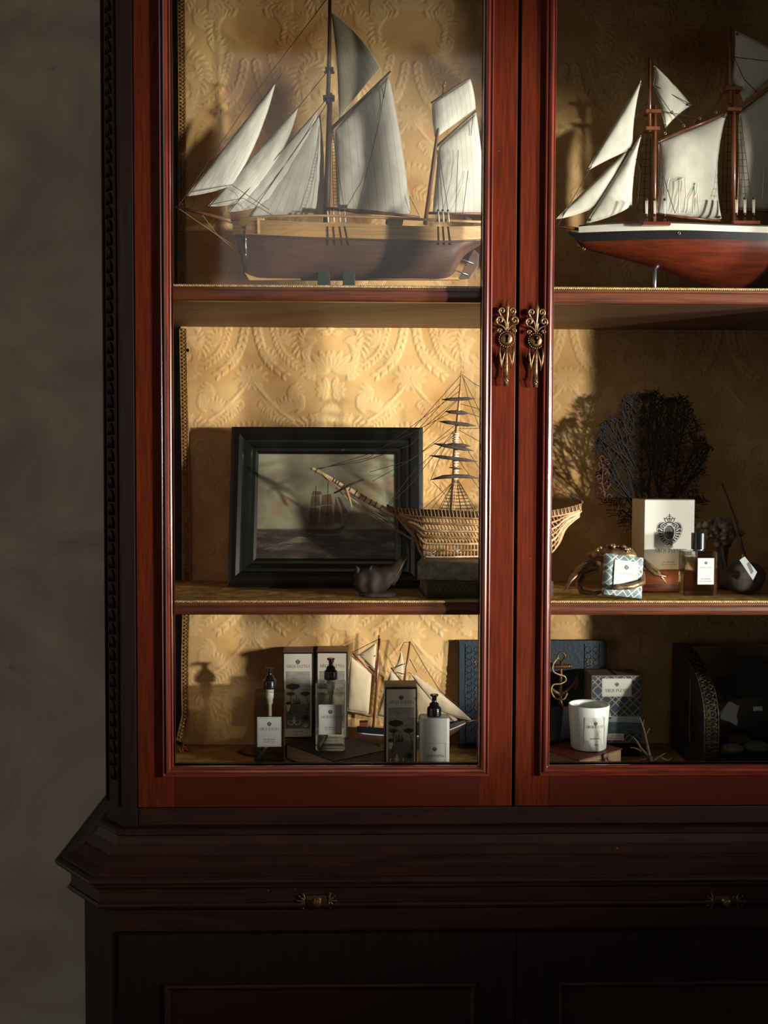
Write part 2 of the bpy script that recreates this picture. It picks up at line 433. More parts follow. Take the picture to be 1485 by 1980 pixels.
# ornate brass pulls
def spiral(c, r0, turns, a0, sgn, n=18):
    return [Vector((c[0] + math.cos(a0 + sgn * 2 * PI * turns * i / n) * r0 * (1 - .8 * i / n), 0, c[1] + math.sin(a0 + sgn * 2 * PI * turns * i / n) * r0 * (1 - .8 * i / n))) for i in range(n + 1)]
def make_handle(px, py, door, key):
    c = at(px, py, -.003) 
    m = MB()
    def T(pts, r, **k): m.tube([Vector((c.x + p[0], c.y - .004 + (p[1] if len(p) == 3 else 0), c.z + p[-1])) for p in pts], r, **k)
    # spear leaf
    T([(0, 0, .014), (0, 0, .030), (.0005, -.002, .045), (.001, -.002, .060), (.0005, 0, .076)], [.0012, .0022, .0034, .0046, .0004], n=6, flat=.8)
    for s in (-1, 1):
        T(bez([(0.001 * s, 0, .018), (.004 * s, 0, .034), (.0125 * s, -.001, .046)], 4) + [Vector((q.x, -.002, q.z)) for q in spiral((.0098 * s, .0535), .0066, 1.35, -.9 if s > 0 else PI + .9, s)], [.0019] * 9 + [.0024] * 12 + [.0019] * 7, n=6)
        T(bez([(.001 * s, 0, .016), (.008 * s, -.001, .024), (.019 * s, -.002, .029)], 4) + [Vector((q.x, -.003, q.z)) for q in spiral((.0138 * s, .0355), .0074, 1.35, -.8 if s > 0 else PI + .8, s)], [.0018] * 9 + [.0026] * 12 + [.0019] * 7, n=6)
        T([(p.x, -.001, p.z) for p in spiral((.0145 * s, .0155), .0050, 1.2, PI if s > 0 else 0, -s, 14)], [.0017] * 15, n=6)
        # hanging leaves
        T([(.0125 * s, 0, -.014), (.0135 * s, -.001, -.026), (.0115 * s, -.002, -.042), (.0085 * s, -.001, -.059)], [.0012, .0022, .0024, .0004], n=6)
        T([(.002 * s, 0, -.017), (.005 * s, -.001, -.03), (.0085 * s, -.002, -.043), (.0085 * s, -.001, -.056)], [.0012, .0018, .0018, .0004], n=6)
    # disc, beads
    m.lathe([(0.0, -.0065), (.005, -.0068), (.0095, -.006), (.0115, -.0045), (.0122, -.001), (.0122, .003)][::-1], c=(c.x, c.y, c.z), n=28, M=Matrix.Rotation(-PI / 2, 3, 'X'))
    for k in range(22):
        a = 2 * PI * k / 22
        m.ball((c.x + .0146 * math.cos(a), c.y - .0025, c.z + .0146 * math.sin(a)), .0019, n=6, k=4)
    # tapered pendant with folded foot
    T([(0, -.001, -.016), (0, -.002, -.03), (-.001, -.003, -.055), (-.0015, -.004, -.072)], [.0018, .0026, .0040, .0050], n=8, flat=.7)
    T([(-.0015, -.004, -.072), (-.002, -.005, -.080), (-.001, -.004, -.090)], [.0054, .0050, .0046], n=4, flat=.6)
    T([(-.006, -.0075, -.073), (.003, -.0085, -.082)], [.0012, .0012], n=5)
    # keyhole
    y = c.y - .0075
    if key:
        m.lathe([(.0052, 0), (.0050, .0018), (.0036, .0026), (.0030, .001), (0, .001)], c=(c.x + .0005, y + .0005, c.z + .004), n=14, M=Matrix.Rotation(PI / 2, 3, 'X'), mi=1)
        m.ball((c.x + .0005, y - .0018, c.z + .0042), .0028, n=10, k=6, mi=0)
    else:
        m.lathe([(.0034, -.0006), (.0034, .0012), (0, .0012)], c=(c.x + .0005, y + .0012, c.z + .005), n=12, M=Matrix.Rotation(PI / 2, 3, 'X'), mi=1)
    m.box(c.x - .0018, c.x + .0022, y, y + .003, c.z - .007, c.z + .004, mi=1)
    return cb(m, 'handle', ['brass', 'keyhole_black'], door)
h = make_handle(979, 656, doorL, False); h['label'] = 'ornate brass keyhole pull with scrolls'
h = make_handle(1036, 659, doorR, True); h['label'] = 'ornate brass keyhole pull holding a dark key barrel'

# shelves with cord
def rope(m, x0, x1, y, z, r=.0016, pitch=.0075, mi=0):
    n = int((x1 - x0) / pitch * 6)
    for ph in (0, PI):
        m.tube([(x0 + (x1 - x0) * i / n, y + r * .8 * math.cos(2 * PI * i / 6 + ph), z + r * .8 * math.sin(2 * PI * i / 6 + ph)) for i in range(n + 1)], r, n=5, mi=mi, cap=False)
SH1, SH2, FLR = 1.856, 1.2345, 0.846
def make_shelf(z, th):
    m = MB()
    m.box(XI0, XI1, .062, .4365, z - th, z - .002)
    s = cb(m, 'shelf', 'shelf_underside')
    m = MB()                                            # rounded front nosing
    pr = [(.062, z - th), (.050, z - th), (.047, z - th + .004), (.045, z - th + .009), (.046, z - .010), (.049, z - .006), (.049, z - .002), (.062, z - .002)]
    m.prism([(XI0, y, q) for y, q in pr], (XI1 - XI0, 0, 0)); cb(m, 'nosing', 'shelf_wood', s, bev=.0012)
    m = MB()
    def fl(u, v):
        x = XI0 + .004 + (XI1 - XI0 - .008) * u; y = .051 + .382 * v
        return (x, y, z + .0006 + .0022 * abs(noise.noise(Vector((x * 22, y * 26, z)))) + .002 * max(0, noise.noise(Vector((x * 6, y * 9, z + 3)))))
    m.grid(fl, 150, 34, uv=False); cb(m, 'fabric_cover', 'shelf_lining', s)
    m = MB(); rope(m, XI0 + .004, XI1 - .004, .0495, z + .0008); cb(m, 'cord', 'gold_cord', s)
make_shelf(SH1, .029)
make_shelf(SH2, .026)

# damask lining in relief
TW, TH = 0.185, 0.60
res = 0.00125
tw, tht = int(TW / res), int(TH / res)
gx, gz = np.meshgrid((np.arange(tw) + .5) * res, (np.arange(tht) + .5) * res)
H = np.zeros_like(gx)
def leaf(x, z, ang, ln, wd, h=1.0, vein=True):
    global H
    for dz in (-TH, 0, TH):
        for mx in (0, 1, 2):
            X = x if mx == 0 else (-x if mx == 1 else 2 * TW - x); A = ang if mx == 0 else PI - ang
            dx, dzz = gx - X, gz - z - dz
            u = (dx * math.cos(A) + dzz * math.sin(A)) / ln; v = (-dx * math.sin(A) + dzz * math.cos(A)) / wd
            w_ = np.sin(np.clip(u, 0, 1) * PI) ** .75 + 1e-6
            q = 1 - (v / w_) ** 2
            s = np.where((u > 0) & (u < 1) & (q > 0), np.sqrt(np.clip(q, 0, 1)) * (1 - (.5 * np.exp(-(v / .16) ** 2) if vein else 0)) * (.72 + .28 * np.sin((u * ln - np.abs(v) * wd * .8) * 2 * PI / .0052)), 0) * h
            H = np.maximum(H, s)
def garland(pts, ln, wd, n, spread=.6, h=1.0):
    P = bez([(a, b, 0) for a, b in pts], 12); ln, wd, spread = ln * 1.15, wd * .72, spread * 1.3
    for i in range(n):
        k = int(i / n * (len(P) - 2)); t = P[k + 1] - P[k]; a = math.atan2(t.y, t.x)
        for s in (-1, 1): leaf(P[k].x, P[k].y, a + s * spread, ln, wd, h, False)
def ribbon_r(pts, wd, h=1.0):
    P = bez([(a, b, 0) for a, b in pts], 10)
    for i in range(len(P) - 1):
        t = P[i + 1] - P[i]; leaf(P[i].x - t.x * .6, P[i].y - t.y * .6, math.atan2(t.y, t.x), t.length * 2.4, wd, h, False)
D_ = math.radians
# heights measured up from the tile's foot; motif A on the axis x = 0, motif B on the axis x = TW
for a, l in ((88, .05), (66, .055), (44, .06), (22, .058), (0, .045)): leaf(.004, .43, D_(a), l, .009)
for a, l in ((75, .034), (40, .034), (10, .030), (-25, .03), (-60, .028)): leaf(.006, .385, D_(a), l, .0085)
for k in range(7): leaf(.03 + .006 * k, .50 - .004 * k * k * .5, D_(20 - 28 * k), .036, .007)
garland([(.0, .52), (.03, .545), (.062, .54), (.078, .51), (.07, .48), (.055, .475)], .02, .005, 15, .75)
for k in range(6): leaf(.0, .335, D_(90 - 36 * k), .024, .011, .9)
for k in range(8): leaf(.004 + .002 * k, .335 - .006 * k, D_(-15 - 8 * k), .052 - .003 * k, .008)
garland([(.012, .30), (.05, .31), (.085, .29), (.095, .255), (.075, .235), (.055, .25)], .022, .0055, 18, .8)
ribbon_r([(.055, .25), (.06, .268), (.075, .27), (.08, .255)], .004)
for a in (90, 70, 50, 30, 10): leaf(.0, .205, D_(a), .05, .007)
for a in (-90, -65, -40, -15): leaf(.0, .20, D_(a), .03, .008)
garland([(.01, .16), (.035, .14), (.05, .105), (.04, .07), (.02, .06)], .019, .005, 14, .7)
for k in range(5): leaf(.0, .06, D_(90 - 40 * k), .026, .010)
for a in (85, 60, 35, 10): leaf(.0, .0, D_(a), .045, .009)
garland([(TW - .012, .545), (TW - .02, .50), (TW - .04, .455), (TW - .085, .415)], .014, .0042, 26, .55, 1.1)
garland([(TW - .045, .56), (TW - .058, .51), (TW - .075, .47), (TW - .11, .44)], .012, .0038, 22, .6, .9)
for a, l in ((100, .03), (130, .038), (160, .04), (190, .04), (225, .036), (255, .03)): leaf(TW - .002, .415, D_(a), l, .007)
ribbon_r([(TW - .01, .40), (TW - .04, .365), (TW - .07, .335), (TW - .10, .315)], .0045)
garland([(TW - .02, .36), (TW - .05, .33), (TW - .09, .30)], .012, .004, 12, .8, .8)
for k in range(7): leaf(TW - .004 - .005 * k, .275 - .002 * k, D_(95 + 12 * k), .042, .0065)
garland([(TW - .005, .25), (TW - .04, .235), (TW - .075, .20), (TW - .07, .165), (TW - .045, .165)], .02, .005, 15, .75)
for a in (95, 120, 145, 170, 200, 230): leaf(TW - .0, .125, D_(a), .046, .008)
for a in (100, 130, 165): leaf(TW, .06, D_(a), .05, .008)
garland([(TW - .03, .06), (TW - .065, .05), (TW - .085, .02), (TW - .08, -.02)], .018, .005, 12, .7)
def spray(x, z, a, n, ln, op=2.0, wd=.0044):
    for i in range(n):
        t = i / (n - 1) - .5; leaf(x + .004 * t * math.sin(D_(a)), z, D_(a) + t * op, ln * (1 - .55 * abs(t)), wd)
for q in ((.045, .575, 120, 6, .04), (.10, .56, 60, 6, .045), (.115, .50, 150, 6, .04), (.035, .44, -20, 6, .045), (.10, .385, 200, 7, .045), (.06, .35, 20, 6, .04), (.13, .36, -60, 6, .04), (.105, .335, 90, 7, .04), (.03, .245, 40, 6, .04),
          (.115, .255, -10, 6, .045), (.05, .195, 10, 7, .045), (.10, .19, 70, 6, .04), (.125, .13, 160, 7, .045), (.075, .125, 60, 6, .04), (.09, .08, -30, 6, .045), (.055, .025, 30, 7, .045), (.12, .03, 120, 6, .045), (.15, .09, 200, 6, .035), (.15, .45, 110, 6, .04), (.02, .115, 80, 6, .035)):
    spray(*q)
H0 = H.copy()
for _ in range(1): H = (H + np.roll(H, 1, 0) + np.roll(H, -1, 0) + np.pad(H, ((0, 0), (1, 0)), mode='edge')[:, :-1] + np.pad(H, ((0, 0), (0, 1)), mode='edge')[:, 1:]) / 5
def make_lining(x0, x1, z0, z1, step):
    nx, nz = int((x1 - x0) / step), int((z1 - z0) / step)
    xs, zs = np.linspace(x0, x1, nx), np.linspace(z0, z1, nz)
    X, Z = np.meshgrid(xs, zs)
    u = np.abs(((X + .071) / (2 * TW) + .5) % 1.0 - .5) * 2 * TW
    v = (Z - 1.86 + .565) % TH
    iu = np.clip((u / res).astype(int), 0, tw - 1); iv = np.clip((v / res).astype(int), 0, tht - 1)
    h = H[iv, iu]
    # slack of the cloth: shallow folds
    sl = .0016 * np.sin(X * 9 + 1.3 * np.sin(Z * 5)) + .0012 * np.sin(Z * 17 + 2 * np.sin(X * 7)) + .0010 * np.sin((X + Z) * 31 + 3 * np.sin(X * 5))
    Y = YB - .0021 * h - sl - .0015
    co = np.stack([X - CO.x, Y - CO.y, Z - CO.z], -1).reshape(-1, 3).astype(np.float32)
    idx = np.arange(nx * nz).reshape(nz, nx)
    q = np.stack([idx[:-1, :-1], idx[:-1, 1:], idx[1:, 1:], idx[1:, :-1]], -1).reshape(-1, 4)
    me = bpy.data.meshes.new('damask_lining')
    me.vertices.add(len(co)); me.vertices.foreach_set('co', co.ravel())
    me.loops.add(q.size); me.loops.foreach_set('vertex_index', q.ravel().astype(np.int32))
    me.polygons.add(len(q)); me.polygons.foreach_set('loop_start', np.arange(0, q.size, 4, dtype=np.int32))
    me.polygons.foreach_set('loop_total', np.full(len(q), 4, dtype=np.int32))
    me.update(calc_edges=True); me.polygons.foreach_set('use_smooth', np.ones(len(q), dtype=bool))
    at_ = me.attributes.new('motif', 'FLOAT', 'POINT'); at_.data.foreach_set('value', h.ravel().astype(np.float32))
    o = bpy.data.objects.new('damask_lining', me); COL.objects.link(o); o.parent = cab
    return o
def damask_material():
    m = mat('damask', lin(196, 150, 78), rough=0.75, spec=0.15, bump=0.25, bscale=500)
    nt = m.node_tree; N, K = nt.nodes, nt.links; p = N['Principled BSDF']
    a = N.new('ShaderNodeAttribute'); a.attribute_name = 'motif'
    mx = N.new('ShaderNodeMix'); mx.data_type = 'RGBA'
    mx.inputs['A'].default_value = lin(200, 162, 106); mx.inputs['B'].default_value = lin(214, 180, 128)
    K.new(a.outputs['Fac'], mx.inputs['Factor'])
    n = N.new('ShaderNodeTexNoise'); n.inputs['Scale'].default_value = 5; n.inputs['Detail'].default_value = 5
    tc = N['Texture Coordinate']; K.new(tc.outputs['Object'], n.inputs['Vector'])
    m2 = N.new('ShaderNodeMix'); m2.data_type = 'RGBA'; m2.blend_type = 'MULTIPLY'; m2.inputs['B'].default_value = lin(196, 168, 128)
    r = N.new('ShaderNodeMapRange'); r.inputs[1].default_value = .45; r.inputs[2].default_value = .75; K.new(n.outputs['Fac'], r.inputs[0])
    K.new(r.outputs[0], m2.inputs['Factor']); K.new(mx.outputs['Result'], m2.inputs['A']); K.new(m2.outputs['Result'], p.inputs['Base Color'])
    return m
damask_material()
lin_o = make_lining(-.418, XI1 - .002, .847, 2.609, .0021)
lin_o.data.materials.append(MATS['damask'])
# gold braid down the edge of the lining
m = MB()
def braid(z0, z1, f):
    z = z0; k = 0
    while z < z1:
        x = f(z)
        m.ball((x, YB - .010, z), (.0034, .003, .0030), n=6, k=4)
        for s in (-1, 1): m.tube([(x + s * .0055, YB - .008, z - .004), (x + s * .0015, YB - .009, z), (x + s * .0055, YB - .008, z + .004)], .0012, n=4, cap=False)
        z += .0085; k += 1
    for s in (-1, 1): m.tube([(f(z) + s * .0075, YB - .007, z) for z in np.arange(z0, z1, .02)], .0022, n=5, cap=False)
    m.grid(lambda u, v: (f(z0 + (z1 - z0) * v) + (u - .5) * .017, YB - .006, z0 + (z1 - z0) * v), 1, 40, uv=False)
braid(SH1 + .004, 2.6, lambda z: -.413 + .0015 * math.sin(z * 6))
braid(SH2 + .006, SH1 - .034, lambda z: -.412 + (1.82 - z) * .014)
braid(FLR + .012, SH2 - .03, lambda z: -.407 - .004 * math.cos((z - 1.0) * 9) + (.02 * ((.92 - z) / .08) * -1 if z < .92 else 0))
cb(m, 'braid', 'gold_braid', lin_o)['kind'] = 'stuff'
m = MB(); q = at(363, 678, YB); m.ball((q.x, YB - .006, q.z), .0045, n=8, k=5); cb(m, 'upholstery_nail', 'keyhole_black', lin_o)

# ------------------------------------------------------------------ base cabinet
base = thing('base_cabinet', 'dark mahogany base cabinet with sloping waist moulding under the glazed doors', 'cabinet', (0.3, 0.22, 0.0))
BO = Vector(base.location)
def bb(m, name, mats, parent=base, **k):
    m.v = [(a - BO.x, b - BO.y, c - BO.z) for a, b, c in m.v]
    return m.build(name, mats, parent, **k)
def mir(pts): return pts + [(0.602 - x, y) for x, y in pts[::-1]]
m = MB()
BP = mir([(-.540, .498), (-.540, .01), (-.470, -.060)])
m.prism([(x, y, .10) for x, y in BP], (0, 0, .5615)); bb(m, 'body', 'dark_carcass', bev=.002)
PL = mir([(-.506, .498), (-.506, .05), (-.462, .0)])
def mould(name, prof, mats='dark_carcass_level', bev=.0):
    o = sweep_plan(PL, prof, name, mats, None, bev=bev); o.parent = base; o.location = -BO; return o
mould('top_slope', [(-.03, .799), (.012, .799), (.016, .796), (.016, .790), (.012, .786), (.020, .772), (.036, .757), (.040, .756), (.060, .744), (.080, .737), (.080, .733), (-.03, .733)])
mould('edge_bead', [(-.03, .733), (.086, .733), (.092, .730), (.093, .726), (.090, .721), (.084, .718), (-.03, .718)])
mould('under_moulding', [(-.03, .718), (.080, .718), (.080, .712), (.072, .706), (.066, .704), (-.03, .704)])
mould('slide_fascia', [(-.03, .704), (.064, .704), (.064, .676), (-.03, .676)])
mould('fascia_bead', [(-.03, .676), (.068, .676), (.071, .672), (.068, .667), (.062, .665), (.0600, .6625), (-.03, .6625)])
for px in (613, 1401):                                  # small brass pull plates on the slide
    q = at(px, 1741, -.066)
    m = MB()
    m.box(q.x - .020, q.x + .020, q.y - .0012, q.y, q.z - .009, q.z + .009)
    m.lathe([(.0075, 0), (.0075, .002), (.004, .005), (.0075, .010), (.0068, .013), (0, .0145)], c=(q.x + .001, q.y - .001, q.z), n=16, M=Matrix.Rotation(PI / 2, 3, 'X'))
    for s in (-1, 1):
        for a in (-75, -38, 0, 38, 75):
            A = D_(a); e = Vector((s * math.cos(A), 0, math.sin(A))); o = Vector((q.x + s * .022, q.y - .002, q.z))
            m.tube([o, o + e * .008, o + e * .0135], [.0012, .0022, .0006], n=5)
            m.ball(o + e * .0145, .0018, n=6, k=4)
    bb(m, 'pull_plate', 'brass', bev=.0004)
m = MB(); m.box(-.47, 1.072, -.066, -.06, .622, .662); bb(m, 'frieze', 'dark_carcass_level', bev=.001)
for x0, x1 in ((-.452, .2965), (.2995, 1.054)):
    m = MB(); m.box(x0, x1, -.079, -.0602, .12, .620)
    d = bb(m, 'door', 'dark_carcass', bev=.0015)
    px0, px1 = (-.352, .208) if x0 < 0 else (.394, .954)
    m = MB(); frame_sweep(m, px0, px1, .22, .512, [(.014, -.079), (.014, -.084), (.010, -.0865), (.006, -.084), (.003, -.080), (0, -.0795)]); bb(m, 'panel_moulding', 'dark_carcass_level', d)
    m = MB(); m.box(px0 - .001, px1 + .001, -.0805, -.079, .219, .513); bb(m, 'panel', 'dark_carcass_level', d)
m = MB(); m.prism([(x, y - .012 if y < .1 else y, 0) for x, y in BP], (0, 0, .10)); bb(m, 'plinth', 'dark_carcass_level', bev=.003)
# ------------------------------------------------------------------ ship models: shared builders
mat('hull_walnut', lin(92, 62, 46), rough=0.5, col2=lin(70, 44, 32), scale=9, stretch=(1, 14, 22), bump=0.05, coat=0.15)
mat('pale_plank', lin(186, 146, 92), rough=0.5, col2=lin(156, 116, 68), scale=8, stretch=(1, 14, 24), bump=0.04)
mat('spar_wood', lin(120, 78, 46), rough=0.5, col2=lin(88, 54, 32), scale=20, stretch=(3, 3, 1))
mat('dark_spar', lin(78, 54, 42), rough=0.55, col2=lin(52, 36, 28), scale=30)
mat('rigging_dark', lin(46, 38, 32), rough=0.8)
mat('rigging_tan', lin(150, 118, 78), rough=0.8)
mat('lanyard_white', lin(206, 196, 178), rough=0.7)
mat('red_hull', lin(102, 40, 20), rough=0.3, col2=lin(74, 28, 14), scale=8, stretch=(1, 14, 20), coat=0.5)
mat('black_paint', lin(22, 22, 24), rough=0.35, coat=0.3)
mat('cream_paint', lin(206, 202, 184), rough=0.4)
mat('varnished_spar', lin(122, 70, 38), rough=0.35, col2=lin(92, 48, 26), scale=16, stretch=(4, 4, 1), coat=0.4)
mat('steel', lin(170, 170, 165), rough=0.3, metal=0.9)
mat('dark_green_metal', lin(40, 54, 46), rough=0.45, metal=0.3)
mat('bronze_fitting', lin(150, 128, 90), rough=0.4, metal=0.8)
mat('flax_cloth_edge', lin(196, 186, 160), rough=0.85)

def sail_mat(name, col, col2, seams, trans=0.25):
    m = mat(name, col, rough=0.85, col2=col2, scale=14, bump=0.25, bscale=90, translucent=trans)
    nt = m.node_tree; N, K = nt.nodes, nt.links; p = N['Principled BSDF']
    if seams:
        uv = N.new('ShaderNodeUVMap'); sx = N.new('ShaderNodeSeparateXYZ'); K.new(uv.outputs[0], sx.inputs[0])
        mu = N.new('ShaderNodeMath'); mu.operation = 'MULTIPLY'; mu.inputs[1].default_value = seams; K.new(sx.outputs[0], mu.inputs[0])
        fr = N.new('ShaderNodeMath'); fr.operation = 'FRACT'; K.new(mu.outputs[0], fr.inputs[0])
        lt_ = N.new('ShaderNodeMath'); lt_.operation = 'LESS_THAN'; lt_.inputs[1].default_value = 0.07; K.new(fr.outputs[0], lt_.inputs[0])
        mx = N.new('ShaderNodeMix'); mx.data_type = 'RGBA'
        src = p.inputs['Base Color'].links[0].from_socket
        K.new(lt_.outputs[0], mx.inputs['Factor']); K.new(src, mx.inputs['A']); mx.inputs['B'].default_value = tuple(c * .62 for c in col[:3]) + (1,)
        for l in list(nt.links):
            if l.from_socket == src and l.to_node != mx: K.new(mx.outputs['Result'], l.to_socket)
    return m
sail_mat('sailcloth_ribbed', lin(224, 220, 204), lin(208, 203, 186), 9)
sail_mat('sailcloth_sheer', lin(176, 170, 142), lin(156, 150, 122), 8, 0.45)
sail_mat('sailcloth_plain', lin(220, 216, 200), lin(200, 194, 176), 0)
sail_mat('sailcloth_warm', lin(226, 210, 178), lin(206, 186, 150), 0, 0.4)

class Ship:
    """a thing whose parts are laid out from measured points of its centre plane"""
    def __init__(s, root, Y): s.r, s.Y, s.o = root, Y, Vector(root.location)
    def p(s, x, y, dy=0.0): return at(x, y, s.Y + dy) - s.o
    def pts(s, P): return [s.p(*q) for q in P]
    def spar(s, name, P, r, m, n=8): return MB().tube(s.pts(P), r, n=n).build(name, m, s.r)
    def lines(s, name, LL, r, m, par=None):
        b = MB()
        for L in LL: b.tube(s.pts(L), r, n=4, cap=False)
        o = b.build(name, m, par or s.r); o['kind'] = 'stuff'; return o
    def sail(s, name, P, m, belly=.012, bow=(0, 0, 0, 0), nu=22, nv=24, wr=.0016, ws=30, edge=True, rope='flax_cloth_edge', er=.0009):
        """P: four corners a-b (head side, u) and d-c (foot side); bow: how far each edge ab, bc, cd, da curves outward (px)"""
        A = s.pts(P)
        if len(A) == 3: A = [A[0], A[0] + (A[1] - A[0]) * .02, A[1], A[2]] if False else [A[0], A[0].lerp(A[1], .015), A[1], A[2]]
        a, b_, c, d = A; k = sc_at(s.Y); cen = (a + b_ + c + d) / 4
        def out(p, q):
            t = q - p; nn = Vector((t.z, 0, -t.x))
            if nn.length < 1e-9: return Vector((0, 0, 0))
            nn.normalize()
            return nn if nn.dot((p + q) / 2 - cen) > 0 else -nn
        nA, nB, nC, nD = out(a, b_), out(b_, c), out(d, c), out(a, d)
        def fn(u, v):
            q = a.lerp(b_, u).lerp(d.lerp(c, u), v)
            cu, cv = 4 * u * (1 - u), 4 * v * (1 - v)
            q = q + (nA * bow[0] * (1 - v) * cu + nC * bow[2] * v * cu + nB * bow[1] * u * cv + nD * bow[3] * (1 - u) * cv) * k
            e = math.sqrt(max(0, cu * cv))
            wz = noise.noise(Vector((q.x * ws, 3.1, q.z * ws))) + .5 * noise.noise(Vector((q.x * ws * 2.3, 9.1, q.z * ws * 2.3)))
            q.y += -belly * e + wr * wz
            return q
        m_ = MB(); m_.grid(fn, nu, nv)
        o = m_.build(name, m, s.r, solid=.0006)
        if edge:
            loop = [fn(i / nu, 0) for i in range(nu)] + [fn(1, j / nv) for j in range(nv)] + [fn(1 - i / nu, 1) for i in range(nu)] + [fn(0, 1 - j / nv) for j in range(nv)]
            lp = [loop[0]]
            for q in loop[1:]:
                if (q - lp[-1]).length > .0008: lp.append(q)
            e = MB(); e.tube(lp, er, n=4, closed=True); e.build('bolt_rope', rope, o)
        return o
    def hull(s, name, top, bot, half, m, n=40, k=10, u0=None, u1=None, full=2.4, rim=False):
        """closed shell between two measured curves; half: half breadth (m) along px; full: fullness of the section"""
        x0, x1 = u0 or top[0][0], u1 or top[-1][0]
        b = MB()
        for sg in (-1, 1):
            def fn(u, v, sg=sg):
                x = x0 + (x1 - x0) * u
                zt, zb = sinterp(x, top), sinterp(x, bot)
                y = zt + (zb - zt) * v
                hv = half(x, v)
                return s.p(x, y, sg * hv)
            b.grid(fn if sg < 0 else (lambda u, v: fn(1 - u, v)), n, k, uv=False)
        return b.build(name, m, s.r)
def ladder(s, name, L, R, n, m='rigging_dark', r=.0006, mid=0):
    """shrouds with ratlines between two measured lines"""
    b = MB(); a0, a1, b0, b1 = s.p(*L[0]), s.p(*L[1]), s.p(*R[0]), s.p(*R[1])
    cols = [0, 1] if not mid else [i / (mid + 1) for i in range(mid + 2)]
    for c in cols: b.tube([a0.lerp(b0, c), a1.lerp(b1, c)], r, n=4, cap=False)
    for i in range(n):
        t = (i + .5) / n; p, q = a0.lerp(a1, t), b0.lerp(b1, t)
        b.tube([p, p.lerp(q, .5) - Vector((0, 0, .0012)), q], r * .8, n=4, cap=False)
    o = b.build(name, m, s.r); o['kind'] = 'stuff'; return o

# ------------------------------------------------------------------ pale-planked ketch on the top shelf
KY = 0.21
k0 = at(690, 540, KY)
ket = thing('model_ship', 'model ketch with pale planked bulwark, brown hull and ribbed cream sails, on the top shelf', 'model ship', (k0.x, KY, SH1 + .002))
S = Ship(ket, KY)
def kb(x): return .062 * max(.02, math.sin(min(1, max(0, (x - 446) / 250)) * PI / 2)) ** .75 * (1 - .45 * max(0, (x - 760) / 176) ** 2)
sheer = [(450, 427), (505, 426), (600, 429), (700, 433), (800, 437), (870, 438), (936, 437)]
wale = [(456, 455), (505, 456), (600, 460), (700, 463), (800, 466), (870, 467), (936, 464)]
keel = [(474, 530), (485, 536), (600, 537), (700, 538), (800, 538), (880, 538), (936, 476)]
def hb_l(x, v): return kb(x) * max(.05, 1 - v ** 2.2) ** (.5 + .6 * max(0, (x - 800) / 136) + .5 * max(0, (520 - x) / 70))
lowk = [(456, 456), (462, 490), (470, 522), (482, 536), (600, 538), (700, 538.5), (800, 538), (868, 536), (893, 500), (912, 484), (936, 470)]
S.hull('hull', wale, lowk, hb_l, 'hull_walnut', n=60, k=14)
S.hull('bulwark', sheer, wale, lambda x, v: kb(x) * (1.0 + .02 * (1 - v)) + .0008, 'pale_plank', n=50, k=3)
pl = [(S.p(x, sinterp(x, sheer)), kb(x)) for x in range(450, 937, 18)]
for sg in (-1, 1):
    MB().tube([q + Vector((0, sg * h, 0)) for q, h in pl], .0028, n=6).build('cap_rail', 'pale_plank', ket)
    MB().tube([S.p(x, sinterp(x, wale), sg * (kb(x) + .001)) for x in range(456, 937, 16)], .0022, n=6).build('wale', 'hull_walnut', ket)
b = MB(); w1 = [S.p(x, sinterp(x, sheer) + 9, -kb(x) * .97) for x in range(456, 937, 20)]; w2 = [S.p(x, sinterp(x, sheer) + 9, kb(x) * .97) for x in range(456, 937, 20)]
b.add(w1 + w2, [(i, i + 1, len(w1) + i + 1, len(w1) + i) for i in range(len(w1) - 1)]); b.build('deck', 'pale_plank', ket)
b = MB(); b.prism([S.p(x, y, -.004) for x, y in ((448, 425), (456, 426), (466, 470), (474, 512), (487, 533), (884, 536), (890, 541), (482, 542), (468, 520), (458, 470))], (0, .008, 0)); b.build('keel', 'pale_plank', ket, bev=.0008)
b = MB(); b.prism([S.p(x, y, -.003) for x, y in ((916, 482), (926, 490), (925, 515), (908, 538), (886, 540), (900, 512))], (0, .006, 0)); rd = b.build('rudder', 'hull_walnut', ket, bev=.001)
b = MB()
for x, y in ((900, 502), (890, 524)): b.tube(S.pts([(x - 14, y - 3, -.005), (x + 16, y + 8, -.005)]), .0014, n=5)
b.build('rudder_hinges', 'steel', rd)['kind'] = 'stuff'
b = MB(); b.prism([S.p(x, y, -kb(470) * .62) for x, y in ((498, 424), (512, 424), (513, 456), (499, 456))], (0, -.02, 0)); b.build('timber_head', 'pale_plank', ket, bev=.001)
b = MB(); hx = S.p(475, 440, -kb(475) - .001); b.ball(hx, (.003, .002, .0042), n=8, k=6); b.build('hawse_hole', 'rigging_dark', ket)
b = MB(); b.tube(S.pts([(475, 445, -kb(475) - .002), (475, 470, -kb(475) - .001), (476, 500, -kb(475) * .9)]), .0013, n=5)
for y in (462, 492): b.ball(S.p(475, y, -kb(475) - .002), (.002, .002, .004), n=6, k=4)
b.build('anchor_chain', 'steel', ket)
b = MB(); b.prism([S.p(x, y, -.012) for x, y in ((748, 426), (778, 426), (778, 436), (748, 436))], (0, .03, 0)); b.prism([S.p(x, y, -.014) for x, y in ((746, 424), (780, 424), (780, 427), (746, 427))], (0, .034, 0)); b.build('deck_house', 'dark_spar', ket, bev=.0008)
b = MB(); b.tube(S.pts([(893, 428, -.02), (903, 424, -.02), (917, 431, -.02)]), [.004, .006, .003], n=8); b.build('tender', 'dark_spar', ket)
